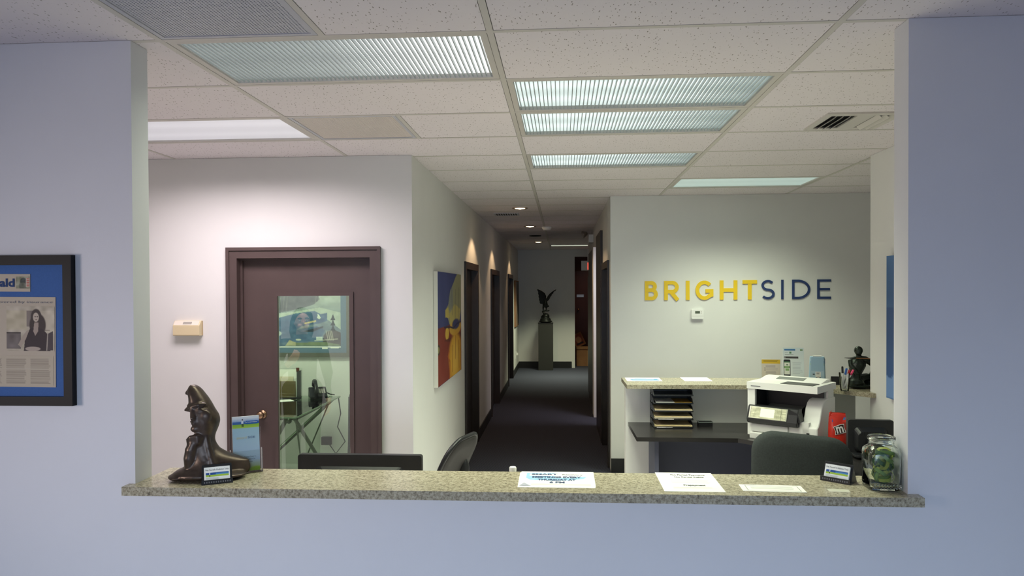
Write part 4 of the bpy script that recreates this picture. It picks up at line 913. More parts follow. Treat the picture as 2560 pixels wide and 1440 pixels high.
# pale blue collection box
t = thing('donation_box', 'pale blue tapered box with green and dark blue bands on the back counter', 'box', (1.934, 5.80, BC), math.radians(-16))
def ring(w_, d_, z): return [(x*1.0, y*1.0, z) for x, y in rrect(w_, d_, 0.012, 3)]
bm = B(); loft(bm, [ring(.118, .085, 0), ring(.120, .088, .01), ring(.106, .076, .185), ring(.102, .072, .20), ring(.098, .068, .204)]); build('body', bm, mat('pale_blue_tin', S(150, 182, 202), 0.3), t)
im = Img(48, 80, (166, 192, 208)); im.rect(0, 0, 1, .06, (206, 216, 222)); im.rect(0, .07, 1, .16, (78, 118, 168)); im.rect(0, .16, 1, .25, (150, 178, 80)); im.ell(.45, .34, .11, .055, (214, 226, 234)); im.ell(.45, .34, .05, .03, (120, 160, 190)); im.rect(.36, .52, .76, .74, (222, 222, 218)); im.rows(.44, .55, .70, .64, 3, (90, 90, 90), .8, 1); im.rect(.40, .74, .78, .84, (84, 112, 120)); im.rect(.16, .6, .3, .65, (70, 80, 90)); im.rect(.50, .70, .64, .80, (210, 200, 196))
painted('printed_front', im, 0.094, 0.180, t, T((0, -0.0455, 0.006)) @ RX(3.2) @ RX(-6), print_mat(0.3))
boxes('lid_slot', [(-0.03, 0.03, -0.02, 0.02, 0.204, 0.212)], M_grid, t, 0.003); boxes('dark_corner', [(0.0525, 0.0545, -0.034, 0.03, 0.15, 0.19)], M_navy, t)
# small black card holder
p = at(2078, 966, Z=BC)
t = thing('black_card_stand', 'small black card stand beside the glass of markers on the back counter', 'card holder', (2.068, 5.74, BC), math.radians(-8))
bm = B(); prism(bm, [(-0.03, 0), (0.04, 0), (0.008, 0.06), (0.0, 0.06)], -0.05, 0.05, RZ(90)); build('wedge', bm, M_black, t, 0.001)
bm = B(); box(bm, -0.047, 0.047, -0.006, -0.002, 0.012, 0.064, T((0, -0.016, 0)) @ RX(-26)); build('card_stack', bm, M_paper, t)
# markers in a glass
GP = (1.985, 5.385, BC)
t = thing('glass_tumbler', 'clear glass tumbler holding markers on the back counter', 'glass', GP)
bm = B(); lathe(bm, [(0.026, 0), (0.028, 0.004), (0.040, 0.128), (0.0375, 0.128), (0.026, 0.014), (0.001, 0.012)], 28); build('tumbler', bm, M_clear, t, smooth=0.8)
bm = B(); lathe(bm, [(0.025, 0.001), (0.026, 0.011)], 28); build('thick_base', bm, M_clear, t)
def marker(label, col, foot, tip, r=0.0065, capf=0.36):
    f, e = Vector(GP)+Vector(foot), Vector(GP)+Vector(tip); L = (e-f).length; q = (e-f).to_track_quat('Z', 'Y').to_matrix().to_4x4()
    tt = thing('marker', label, 'marker', f, 0, 'markers in the glass tumbler'); tt.rotation_euler = q.to_euler()
    bm = B(); lathe(bm, [(0.001, 0), (r*.8, 0.001), (r, 0.006), (r, L*(1-capf))], 14); build('barrel', bm, M_white, tt, smooth=0.6)
    bm = B(); lathe(bm, [(r*1.12, L*(1-capf)), (r*1.12, L*.96), (r*.8, L), (0.001, L)], 14); build('cap', bm, mat('cap_ink', col, 0.35), tt, smooth=0.6)
    bm = B(); box(bm, r*1.05, r*1.4, -.0015, .0015, L*(1-capf)*1.0, L*.93); build('clip', bm, mat('clip_ink', col, 0.35), tt)
marker('white marker with black cap standing in the glass tumbler', S(40, 40, 42), (-.010, 0, .016), (-.016, .0, .172), capf=.30)
marker('white marker with blue cap in the glass tumbler', S(60, 110, 190), (-.012, .01, .016), (.018, .012, .158), capf=.32)
marker('marker with red cap behind the pink one in the glass tumbler', S(200, 50, 50), (.0, .012, .016), (.040, .016, .148), capf=.30)
marker('marker with bright pink cap leaning right in the glass tumbler', S(236, 70, 120), (-.014, -.008, .018), (.056, -.012, .150), capf=.28)
marker('white marker standing cap down in the glass tumbler', S(220, 220, 224), (.006, -.010, .016), (.022, .004, .120), capf=.25)
# seated figure statue seen from behind
kq = 5.52/1861/6.737
def QP(x, z, y=0.0): return ((x-1900)*kq, y, (745-z)*kq)
bm = B()
ball(bm, QP(1948, 158), (.030, .034, .032)); ball(bm, QP(1944, 195, -.006), (.023, .028, .022))
tube(bm, [QP(1946, 205), QP(1955, 250), QP(1962, 290)], [.017, .017, .026], 14)
tube(bm, [QP(1960, 290), QP(1945, 330), QP(1935, 380), QP(1915, 450), QP(1900, 530), QP(1895, 590), QP(1898, 640), QP(1905, 700)], [.030, .052, .058, .052, .042, .042, .054, .060], 18)
tube(bm, [QP(1830, 320), QP(1940, 300), QP(2060, 310), QP(2110, 335)], [.020, .028, .026, .022], 14)
tube(bm, [QP(1828, 318, .0), QP(1815, 400, -.02), QP(1850, 470, -.045), QP(1880, 540, -.06)], [.021, .018, .015, .012], 12)
tube(bm, [QP(2100, 325), QP(2150, 370), QP(2200, 400, .01), QP(2210, 470, .03), QP(2190, 590, .05)], [.023, .020, .017, .015, .014], 12)
tube(bm, [QP(1915, 660, .01), QP(2010, 630, .03), QP(2120, 610, .05), QP(2230, 630, .06)], [.046, .036, .030, .026], 14)
tube(bm, [QP(2230, 630, .06), QP(2220, 690, .05), QP(2080, 720, .08)], [.026, .024, .018], 12); tube(bm, [QP(1880, 670, .02), QP(1840, 690, .06), QP(1980, 700, .10)], [.040, .034, .026], 12)
ball(bm, QP(1960, 735, .02), (.100, .080, .020)); ball(bm, QP(2150, 738, .03), (.075, .065, .018))
o = remeshed('seated_statue', bm, M_bronze2, 0.0038, None, 3)
o.location = (2.110, 5.52, BC-min(v.co.z for v in o.data.vertices)); tag(o, 'dark green bronze seated nude seen from behind on the back counter', 'statue')
zs = o.location.z
bm = B(); Mx = T((2.110+.010, 5.462, BC+.222)) @ RZ(3) @ RY(90+2)
lathe(bm, [(0.001, -.108), (.0030, -.075), (.0036, -.07), (.0036, .088)], 10); o2 = build('pen', bm, mat('wood_pen', S(140, 92, 50), 0.4), None, smooth=0.6)
o2.matrix_world = Mx; tag(o2, 'slim pen lying across the shoulders of the seated statue', 'pen')
boxes('end_cap', [(-.006, .006, -.006, .006, .088, .104)], M_black, o2, 0.002); bm = B(); lathe(bm, [(0.0012, -.110), (.0033, -.075), (.0039, -.069), (.0039, -.03)], 10); build('dark_tip', bm, M_black, o2)

# letter trays with folders
t1 = (0.832, (df.y+wy)/2+0.14, DZ); LW, LD = 0.290, 0.250
t = thing('tray_stack', 'stack of five black letter trays on the left of the corner desk', 'letter tray', (t1[0], wy-0.135, DZ))
M_tray = mat('smoke_tray', S(40, 41, 44), 0.3)
for k in range(5):
    z = 0.004+k*0.060; bm = B()
    box(bm, -LW/2, LW/2, -LD/2, LD/2, z, z+0.003)
    for q in (-1, 1): prism(bm, [(-LD/2+0.01, z), (LD/2, z), (LD/2, z+0.045), (-LD/2+0.05, z+0.035)], -0.0015, 0.0015, T((q*LW/2, 0, 0)) @ RZ(90))
    prism(bm, [(-LW/2, z), (LW/2, z), (LW/2, z+0.04), (-LW/2, z+0.04)], LD/2-0.003, LD/2)
    box(bm, -LW/2, LW/2, -LD/2-0.006, -LD/2, z, z+0.010)
    build('tray', bm, M_tray, t, 0.0008, seg=1)
for q in (-1, 1):
    bm = B(); box(bm, q*LW/2-0.003, q*LW/2+0.003, LD/2-0.03, LD/2-0.02, 0, 0.262); box(bm, q*LW/2-0.003, q*LW/2+0.003, -0.02, -0.01, 0, 0.262); build('post', bm, M_black, t)
M_man = mat('manila', S(226, 206, 160), 0.7, noise=(30, 0.05)); M_cream = mat('cream_folder', S(226, 214, 192), 0.7); M_goldf = mat('gold_folder', S(206, 164, 70), 0.7)
r = random.Random(11)
def folder(lev, h0, th, m, label, dx=0.0, wsc=1.0, dy=0.0, name='manila_folder', cat='folder'):
    z = DZ+0.004+lev*0.060+0.0032+h0; bm = B(); w_ = LW*0.95*wsc
    poly = [(-w_/2, -LD/2+0.004), (w_/2, -LD/2+0.004), (w_/2, LD/2-0.01), (-w_/2, LD/2-0.01)]
    slab_poly(bm, poly, 0, th); box(bm, -w_/2+0.015, w_/2-0.02, -LD/2+0.001, LD/2-0.015, th*0.3, th*0.7)
    o = build(name, bm, m); o.location = (t1[0]+dx, wy-0.135+dy, z); o.rotation_euler = (0, 0, math.radians(r.uniform(-1.2, 1.2)))
    return tag(o, label, cat, 'folders in the letter trays')
folder(0, 0, 0.006, M_cream, 'cream folder at the bottom of the lowest letter tray', dy=-.006); folder(0, 0.0063, 0.010, M_man, 'thick manila folder on top in the lowest letter tray', dy=-.004)
folder(0, 0.0003, .003, M_paper, 'white paper poking out of the lowest letter tray', dx=-.06, wsc=.5, dy=-.010, name='paper_sheaf', cat='paper')
for k in range(4): folder(1, k*0.0062, 0.0056, (M_man, M_cream, M_cream, M_man)[k], ('lowest', 'second', 'third', 'topmost')[k]+' folder in the second tray from the bottom', dx=r.uniform(-.004, .004), dy=r.uniform(-.006, .0))
folder(1, .001, .004, M_paper, 'white sheets with the folders in the second tray from the bottom', dx=-.055, wsc=.42, dy=-.012, name='paper_sheaf', cat='paper')
for k in range(3): folder(2, k*0.0055, 0.005, (M_man, M_cream, M_man)[k], ('lowest', 'middle', 'topmost')[k]+' folder in the middle letter tray', dx=r.uniform(-.004, .006), dy=r.uniform(-.006, 0))
folder(3, 0, 0.004, M_goldf, 'golden yellow folder in the second letter tray from the top', dx=.03, wsc=.8); folder(3, 0.0042, 0.003, M_paper, 'white sheets in the second letter tray from the top', dx=-.058, wsc=.5, dy=-.003, name='paper_sheaf', cat='paper')
# paper clip tray
p = at(1764, 1066, Z=DZ)
t = thing('clip_tray', 'small black desk tray with a clear rim right of the letter trays', 'tray', (p.x, p.y+0.03, DZ))
boxes('tray', [(-0.052, 0.052, -0.035, 0.035, 0, 0.003), (-0.052, 0.052, -0.035, -0.032, 0.003, 0.028), (-0.052, 0.052, 0.032, 0.035, 0.003, 0.028), (-0.052, -0.049, -0.032, 0.032, 0.003, 0.028), (0.049, 0.052, -0.032, 0.032, 0.003, 0.028)], M_black, t)
boxes('rim', [(-0.056, 0.056, -0.039, -0.033, 0.028, 0.034), (-0.056, 0.056, 0.033, 0.039, 0.028, 0.034), (-0.056, -0.050, -0.033, 0.033, 0.028, 0.034), (0.050, 0.056, -0.033, 0.033, 0.028, 0.034)], mat('smoky_rim', S(130, 138, 136), 0.15), t)
boxes('paper_clips', [(-0.03, 0.03, -0.02, 0.02, 0.003, 0.012)], M_chrome, t)

# multifunction printer
p = at(1868, 1091, Z=DZ)
t = thing('printer', 'white multifunction printer with a tilted touch panel on the corner desk', 'printer', (p.x, p.y, DZ), math.radians(-38)); t.scale = (0.97, 0.86, 1.0); t.location.y -= 0.012
M_pw = mat('printer_white', S(236, 236, 232), 0.35); M_pg = mat('printer_shade', S(206, 206, 204), 0.4)
bm = B(); box(bm, 0.0, 0.055, 0.0, 0.40, 0.02, 0.352); build('left_column', bm, M_pw, t, 0.010)
bm = B(); box(bm, 0.055, 0.44, 0.0, 0.40, 0.0, 0.145); build('lower_body', bm, M_pw, t, 0.006)
bm = B(); sp = [(0.015, 0.0), (0.40, 0.0), (0.40, 0.292), (0.22, 0.292), (0.17, 0.287), (0.13, 0.27), (0.095, 0.235), (0.072, 0.19), (0.05, 0.15), (0.025, 0.125), (0.0, 0.115), (0.0, 0.02)]
prism(bm, [(y_, z) for y_, z in sp], -0.50, -0.385, RZ(90)); build('side_panel', bm, M_pw, t, 0.012, seg=3, smooth=0.6)
boxes('rear_block', [(0.055, 0.385, 0.24, 0.40, 0.145, 0.352), (0.385, 0.49, 0.26, 0.39, 0.292, 0.352)], M_pw, t)
boxes('cavity_lining', [(0.056, 0.47, 0.225, 0.239, 0.146, 0.345), (0.056, 0.384, 0.06, 0.225, 0.146, 0.15), (0.0555, 0.058, 0.03, 0.225, 0.15, 0.345)], M_black, t)
bm = B(); box(bm, 0.10, 0.35, 0.02, 0.20, 0, 0.006, T((0, 0, 0.190)) @ RX(10)); build('output_tray', bm, mat('tray_grey', S(84, 84, 82), 0.45), t, 0.002)
bm = B(); prism(bm, [(0.06, 0.108), (-0.030, 0.108), (-0.048, 0.118), (-0.052, 0.140), (-0.016, 0.226), (0.0, 0.232), (0.06, 0.232)], -0.375, -0.012, RZ(90)); build('panel_bezel', bm, M_black, t, 0.006)
bm = B(); prism(bm, [(0.31, 0.226), (0.375, 0.20), (0.392, 0.15), (0.31, 0.11)], -0.03, 0.06); build('bezel_tail', bm, M_black, t, 0.004)
th = math.degrees(math.atan2(0.036, 0.086)); Ms = T((0.165, -0.0512, 0.1445)) @ RX(-th)
bm = B(); box(bm, -0.138, 0.138, -0.004, 0.0, 0, 0.086, Ms); build('touch_panel', bm, mat('panel_silver', S(196, 198, 178), 0.18, metal=0.3), t, 0.002)
im = Img(90, 36, (206, 206, 178)); im.cloud(26, 9, 5)
for q in range(8): im.line([(.16+q*.03, 0.1), (.10+q*.03, .9)], .008, (110, 110, 84), .7); im.line([(.66+q*.03, 0.1), (.72+q*.03, .9)], .008, (110, 110, 84), .7)
im.rect(.29, .10, .68, .86, (250, 250, 240)); im.rect(.0, 0, .02, 1, (150, 150, 130)); im.rect(.86, 0, .88, 1, (150, 150, 130))
painted('screen', im, 0.258, 0.078, t, Ms @ T((0, -0.0045, 0.004)), print_mat(0.12))
bm = B(); box(bm, -0.002, 0.502, -0.012, 0.405, 0.345, 0.392); build('scanner_lid', bm, M_pw, t, 0.014, seg=3, smooth=0.6)
bm = B(); prism(bm, [(0.02, 0.390), (0.20, 0.392), (0.34, 0.412), (0.40, 0.412), (0.40, 0.388), (0.02, 0.386)], -0.46, -0.01, RZ(90)); build('feeder_cover', bm, M_pw, t, 0.006)
boxes('output_recess', [(0.235, 0.46, 0.02, 0.17, 0.3915, 0.3955)], mat('recess_grey', S(76, 78, 76), 0.5), t, 0.001)
bm = B(); box(bm, 0.12, 0.32, 0.0, 0.07, -0.001, 0.001, T((0, 0.25, 0.4008)) @ RX(8.1)); build('feeder_slot', bm, mat('slot_grey', S(110, 116, 112), 0.5), t)
bm = B(); prism(bm, [(0.04, 0.104), (-0.014, 0.104), (-0.022, 0.05), (0.04, 0.05)], -0.30, -0.035, RZ(90)); build('drawer_front', bm, M_pg, t, 0.004)
bm = B(); prism(bm, [(0.06, 0.045), (-0.045, 0.045), (-0.040, 0.0), (0.06, 0.0)], -0.34, -0.03, RZ(90)); build('paper_tray', bm, M_pw, t, 0.006)
boxes('usb_port', [(0.425, 0.445, -0.003, 0.01, 0.062, 0.078)], M_black, t)
boxes('maker_mark', [(0.03, 0.10, -0.0145, -0.0122, 0.362, 0.368)], M_grey_ink, t)

# candy bag
p = at(2096, 1095, Z=DZ)
t = thing('candy_bag', 'red candy bag with a large white letter m standing beside the printer', 'candy bag', (1.825, 5.08, DZ), math.radians(-14))
def bag_ring(w_, d_, z, dx=0): return [(dx+w_/2*math.copysign(abs(math.cos(a))**0.75, math.cos(a)), d_/2*math.copysign(abs(math.sin(a))**1.2, math.sin(a)), z+.004*math.sin(3*a)) for a in [2*math.pi*k/28 for k in range(28)]]
M_red = mat('red_foil', S(206, 52, 38), 0.28, noise=(30, 0.12))
bm = B(); loft(bm, [bag_ring(.104, .052, 0), bag_ring(.112, .060, .012), bag_ring(.114, .060, .08), bag_ring(.110, .048, .15), bag_ring(.106, .026, .185), bag_ring(.102, .008, .205), bag_ring(.100, .004, .216)]); build('pouch', bm, M_red, t, smooth=True)
bm = B(); prism(bm, [(-.050, .188), (-.040, .192), (-.036, .232), (-.046, .214)], -.004, .004); build('torn_corner', bm, M_red, t)
Mf = T((0.012, -0.0335, 0.112)) @ RY(-14)
bm = B(); prism(bm, [(-.036, .024), (-.018, .027), (.0, .031), (.018, .033), (.034, .031), (.030, .010), (.034, -.026), (.012, -.028), (-.006, -.030), (-.036, -.030), (-.030, -.006)], -.001, .004, Mf); build('emblem_border', bm, M_white, t)
M_choc = mat('chocolate_ink', S(58, 38, 36), 0.35)
bm = B(); prism(bm, [(-.032, .021), (-.012, .024), (.0, .027), (.016, .030), (.030, .028), (.027, .010), (.030, -.023), (.012, -.025), (-.006, -.027), (-.032, -.027), (-.027, -.006)], -.002, .003, Mf); build('emblem_field', bm, M_choc, t)
lettering('m', M_white, t, Mf @ T((0.0, -.0028, -.020)), height=.060, width=.044, align='CENTER', bold=.03)
im = Img(30, 20, (206, 52, 38)); im.poly([(0, .5), (1, .0), (1, .45), (0, 1)], (70, 96, 170)); im.poly([(.3, .5), (1, .25), (1, .4), (.3, .8)], (60, 140, 170))
painted('printed_band', im, .086, .036, t, T((.008, -.020, .158)) @ RX(-22), print_mat(0.3))
im = Img(16, 20, (196, 190, 190)); im.rows(.1, .1, .9, .9, 6, (120, 112, 116), .8, 1, .1)
painted('nutrition_panel', im, .022, .034, t, T((-.040, -.029, .018)) @ RZ(-22), print_mat(0.4))

# monitors seen from behind
def monitor(label, loc, rz, wd, ht, zc, base_z):
    t = thing('computer_monitor', label, 'monitor', loc, rz, 'monitors seen from behind')
    bm = B(); prism(bm, rrect(wd, ht, 0.012, 4, 0, zc), -0.012, 0.022); build('panel_housing', bm, M_black, t, 0.004)
    bm = B(); loft(bm, [[(x, -0.012, z) for x, z in rrect(wd*.74, ht*.70, .03, 4, 0, zc-.01)], [(x, -0.045, z) for x, z in rrect(wd*.62, ht*.55, .03, 4, 0, zc-.02)]]); build('back_bulge', bm, M_black, t, 0.003)
    bm = B()
    for k in range(9): box(bm, -wd*.25+k*wd*.06, -wd*.22+k*wd*.06, -0.0462, -0.0445, zc+ht*.10, zc+ht*.13); box(bm, -wd*.25+k*wd*.06, -wd*.22+k*wd*.06, -0.0462, -0.0445, zc+ht*.16, zc+ht*.19)
    v = build('vent_slots', bm, M_blackm, t); v['kind'] = 'stuff'
    boxes('stand', [(-0.035, 0.035, -0.065, -0.045, 0.01, zc)], M_black, t, 0.006)
    bm = B(); prism(bm, rrect(0.24, 0.18, 0.03, 5), 0, 0.014, RX(90)); build('base', bm, M_black, t, 0.003, M=T((0, -0.03, 0.014)))
    boxes('screen', [(-wd/2+.014, wd/2-.014, 0.0215, 0.0235, zc-ht/2+.014, zc+ht/2-.014)], mat('dark_screen', (0.01, 0.01, 0.012), 0.15), t)
    return t
zl = at(900, 1136, Y=3.35).z; FD = 0.745
monitor('black widescreen monitor seen from behind, just rising over the front counter', ((at(742, 1137, Y=3.35).x+at(1060, 1137, Y=3.35).x)/2, 3.35, FD), 0, 0.575, 0.29, zl-0.145-FD, 0)
pA, pB = at(2120, 1049, Y=4.75), at(2231, 1049, Y=4.75)
monitor('black monitor seen from behind between the chair and the right jamb', ((pA.x+pB.x)/2, 4.75, DZ), math.radians(-4), pB.x-pA.x, 0.225, pA.z-0.1125-DZ, 0)
# front desk carrying the left monitor
t = thing('reception_desk', 'desk hidden behind the front counter, top made pale to bounce light', 'desk', (0, 0, 0))
boxes('desktop', [(-1.55, 1.15, 2.76, 3.50, FD-0.03, FD)], mat('bounce_laminate', S(206, 196, 178), 0.4), t, 0.002)  # unseen top coloured pale to throw light back up
for xx in (-1.50, -0.2, 1.08): boxes('leg', [(xx, xx+0.03, 2.80, 3.45, 0, FD-0.03)], M_panel, t)
p = at(1282, 1167, Y=3.16)
t = thing('pump_bottle', 'small bottle whose white cap peeks over the front counter', 'bottle', (p.x, 3.16, FD))
hb = p.z-FD; bm = B(); lathe(bm, [(0.030, 0), (0.034, 0.004), (0.034, hb-.075), (0.026, hb-.055), (0.013, hb-.045), (0.013, hb-.03)], 24); build('body', bm, mat('bottle_plastic', S(210, 220, 224), 0.3), t, smooth=0.7)
bm = B(); lathe(bm, [(0.015, hb-.03), (0.0155, hb-.004), (0.013, hb), (0.001, hb+.001)], 20); build('cap', bm, M_white, t, smooth=0.7)

# chairs
M_fab = mat('grey_fabric', S(58, 62, 62), 0.95, spec=0.1, noise=(120, 0.12), bump=(400, 0.3))
M_mesh = mat('chair_mesh', S(44, 41, 41), 0.6, noise=(160, 0.15))
def star_base(t, z):
    bm = B(); tube(bm, [(0, 0, 0.08), (0, 0, z)], 0.025, 14); build('gas_column', bm, M_black, t, smooth=0.7)
    for k in range(5):
        a = 2*math.pi*k/5+.3; c, s_ = math.cos(a), math.sin(a)
        bm = B(); bar(bm, (0, 0, .095), (.29*c, .29*s_, .07), .04, .025); build('base_arm', bm, M_black, t, .004)
        bm = B(); lathe(bm, [(0.001, -.022), (.028, -.020), (.029, .020), (.001, .022)], 16); build('caster', bm, M_black, t, smooth=0.7, M=T((.29*c, .29*s_, .0295)) @ RZ(math.degrees(a)) @ RX(90))
def curved_back(w_, h_, r, thick, curve, n=24, z0=0.0, tilt=0.0, skew=0.0):
    """upholstered back: rounded outline, bowed round the sitter"""
    bm = B(); out = rrect(w_, h_, r, 8, 0, z0+h_/2); rings = []
    for s_, yy in ((0.90, -thick/2), (0.975, -thick*.36), (1.0, 0), (0.975, thick*.36), (0.90, thick/2)):
        rings.append([(x*s_, yy+curve*(x*s_)**2+tilt*(z-z0), z0+h_/2+(z-z0-h_/2)*s_+skew*x*s_) for x, z in out])
    loft(bm, rings, cap=False)
    for ring_, yy in ((rings[0], -1), (rings[-1], 1)):
        pass
    # close front and back with bowed fans
    vs = bm.verts; vs.ensure_lookup_table(); N = len(out)
    for base_, ring_ in ((0, rings[0]), (4*N, rings[-1])):
        prev = [vs[base_+k] for k in range(N)]
        for f_ in (0.75, 0.5, 0.25):
            cx0 = sum(p_[0] for p_ in ring_)/N; cz0 = sum(p_[2] for p_ in ring_)/N; yb = ring_[0][1]-curve*ring_[0][0]**2-tilt*(ring_[0][2]-z0)
            cur = []
            for p_ in ring_:
                x = cx0+(p_[0]-cx0)*f_; z = cz0+(p_[2]-cz0)*f_; cur.append(vs.new((x, yb+curve*x*x+tilt*(z-z0), z)))
            for k in range(N): bm.faces.new((prev[k], prev[(k+1) % N], cur[(k+1) % N], cur[k]))
            prev = cur
        bm.faces.new(prev); vs.ensure_lookup_table()
    return bm
t = thing('office_chair', 'charcoal fabric office chair seen from behind before the printer', 'chair', (1.358, 4.34, 0), math.radians(-8), 'office chairs')
bm = curved_back(0.545, 0.50, 0.13, 0.075, 0.42, z0=0.50, tilt=-0.12, skew=-0.085); build('backrest', bm, M_fab, t, smooth=True)
bm = B(); prism(bm, rrect(0.50, 0.48, 0.10, 6), -0.04, 0.04, T((0, 0.27, 0.46)) @ RX(90)); build('seat', bm, M_fab, t, 0.02, smooth=0.6)
boxes('back_bracket', [(-0.04, 0.04, -0.06, -0.03, 0.40, 0.66), (-0.04, 0.04, -0.06, 0.2, 0.38, 0.42)], M_black, t, 0.006)
for q in (-1, 1):
    bm = B(); tube(bm, [(q*.25, .20, .42), (q*.31, .16, .46), (q*.315, .10, .62), (q*.31, .10, .635)], .016, 10); build('arm_post', bm, M_black, t, smooth=True)
    bm = B(); prism(bm, rrect(0.075, 0.26, 0.03, 5, q*.305, 0), -0.015, 0.015, T((0, .10, .645)) @ RX(-90)); build('armrest', bm, M_black, t, 0.008, smooth=0.6)
star_base(t, 0.42)
t = thing('office_chair', 'black mesh office chair turned sideways at the hallway mouth', 'chair', (-0.80, 4.62, 0), math.radians(73), 'office chairs')
bm = curved_back(0.44, 0.475, 0.14, 0.035, 0.12, z0=0.44, tilt=-0.46); build('backrest', bm, M_mesh, t, smooth=True)
o_ = rrect(0.445, 0.48, 0.142, 8, 0, 0.44+0.2375); bm = B(); tube(bm, [(x, 0.12*x*x-0.46*(z-.44)-.004, z) for x, z in o_+o_[:1]], .014, 8, cap=False); build('back_rim', bm, M_black, t, smooth=True)
bm = B(); prism(bm, rrect(0.48, 0.46, 0.10, 6), -0.035, 0.035, T((0, 0.22, 0.46)) @ RX(90)); build('seat', bm, M_mesh, t, 0.02, smooth=0.6)
boxes('back_bracket', [(-0.03, 0.03, -0.10, -0.05, 0.40, 0.62), (-0.03, 0.03, -0.10, 0.15, 0.38, 0.42)], M_black, t, 0.006)
bm = B(); ball(bm, (.12, -.135, .685), (.035, .045, .075)); tube(bm, [(.12, -.13, .65), (.08, -.10, .50), (.0, -.07, .42)], .018, 10); build('lumbar_support', bm, M_black, t, smooth=True)
star_base(t, 0.42)

# ------------------------------------------------------------------ small room behind the glazed door
area_light('door_room_lamp', (-2.9, 6.5, 2.70), 1.1, 0.5, W_ROOM, (0.88, 1.0, 0.74), 170)
RW = 7.65
def prg(x, y): return ((0.12+(x-75)*.00136)/.84, .107+(y-60)/390*.893)
im = Img(150, 110, (176, 184, 176)); im.vgrad(0, 1, (190, 196, 186), (90, 112, 140)); im.cloud(14, 9, 3)
def pp(lst): return [prg(*q) for q in lst]
im.poly(pp([(0, 0), (430, 30), (440, 100), (390, 140), (300, 165), (230, 180), (120, 200), (0, 215)]), (92, 94, 108), .85); im.poly(pp([(40, 230), (110, 205), (250, 190), (440, 160), (610, 200), (610, 330), (500, 250), (400, 200), (250, 215), (100, 260), (0, 300)]), (196, 206, 196), .8)
im.poly(pp([(60, 250), (250, 205), (400, 185), (450, 210), (500, 200), (500, 260), (440, 280), (300, 300), (250, 330), (0, 330)]), (78, 108, 148), .9); im.poly(pp([(0, 330), (250, 330), (420, 300), (480, 330), (440, 410), (180, 420), (0, 440)]), (84, 112, 148), .9)
im.poly(pp([(320, 275), (410, 255), (412, 268), (318, 285)]), (206, 190, 152)); im.poly(pp([(310, 340), (380, 320), (465, 300), (465, 312), (380, 345)]), (58, 70, 88)); im.poly(pp([(425, 205), (450, 235), (440, 248), (420, 240)]), (220, 226, 214))
im.poly(pp([(470, 370), (500, 340), (560, 330), (610, 350), (610, 450), (460, 450)]), (88, 82, 88), .9)
for a_, b_ in ((545, 210), (545, 250), (545, 290)): im.poly(pp([(a_, b_), (a_+18, b_+45), (a_-20, b_+45)]), (52, 64, 78))
for x in (490, 505, 520, 532): im.line(pp([(x, 335), (x+16, 408)]), .007, (216, 212, 196))
im.line(pp([(400, 410), (580, 396)]), .009, (216, 214, 196)); im.ell(*prg(105, 355), .055, .045, (196, 206, 206)); im.ell(*prg(272, 402), .035, .018, (206, 210, 196)); im.rect(*prg(412, 378), *prg(462, 402), (206, 216, 212))
im.poly(pp([(165, 450), (200, 405), (260, 425), (275, 450)]), (186, 182, 150)); im.poly(pp([(250, 425), (480, 418), (600, 440), (600, 450), (250, 450)]), (128, 140, 116))
for x in (120, 150, 175, 400, 420): im.line(pp([(x, 180), (x+14, 75)]), .006, (170, 172, 166), .7)
im.cloud(12, 22, 8)
t = thing('framed_watercolour', 'framed blue and grey river landscape seen through the door glass', 'picture', (-2.73, RW, 1.125))
boxes('frame', [(-0.53, 0.53, -0.03, 0, 0, 0.045), (-0.53, 0.53, -0.03, 0, 0.775, 0.82), (-0.53, -0.485, -0.03, 0, 0.045, 0.775), (0.485, 0.53, -0.03, 0, 0.045, 0.775)], mat('grey_frame', S(104, 104, 98), 0.5), t, 0.003)
boxes('mat_board', [(-0.486, 0.486, -0.012, -0.001, 0.044, 0.776)], mat('blue_grey_mat', S(104, 128, 152), 0.8), t)
painted('painting', im, 0.84, 0.61, t, T((0, -0.0125, 0.115)), print_mat(0.4))
boxes('label_strip', [(-0.42, 0.42, -0.0130, -0.012, 0.100, 0.112), (0.22, 0.28, -0.0132, -0.012, 0.085, 0.112), (0.31, 0.40, -0.0132, -0.012, 0.092, 0.112)], M_paper, t)
t = thing('glass_table', 'glass topped table on crossed metal legs behind the door glass', 'table', (-2.85, 6.85, 0))
TZ = 0.74; M_tg = sheet_glass('table_glass', (0.78, 0.88, 0.78), 1.6); M_leg = mat('leg_metal', S(96, 100, 92), 0.35, metal=0.5)
boxes('tabletop', [(-0.62, 0.575, -0.64, 0.63, TZ-0.012, TZ)], M_tg, t)
boxes('glass_edge', [(-0.62, 0.575, -0.645, -0.64, TZ-0.012, TZ), (0.575, 0.58, -0.645, 0.63, TZ-0.012, TZ)], mat('green_glass_edge', S(132, 156, 130), 0.15), t)
for a_, b_, rr in (((.55, -.60, .72), (.47, .50, 0), .017), ((.52, .58, .72), (-.10, -.55, 0), .019), ((.48, -.60, .72), (.05, -.50, 0), .019), ((-.5, -.6, .72), (-.4, .5, 0), .017), ((-.5, .58, .72), (-.4, -.5, 0), .017), ((.56, -.60, .72), (.30, .3, 0), .008), ((.50, .56, .72), (.24, .35, 0), .007)):
    bm = B(); tube(bm, [a_, b_], rr, 10); build('leg', bm, M_leg, t, smooth=0.7)
bm = B(); tube(bm, [(.56, -.58, .715), (.53, .58, .715)], .012, 10); tube(bm, [(.56, -.58, .715), (-.55, -.58, .715)], .012, 10); build('top_rail', bm, M_leg, t, smooth=0.7)
bm = B(); ball(bm, (.50, -.60, .70), .024); build('leg_knob', bm, M_leg, t, smooth=True)
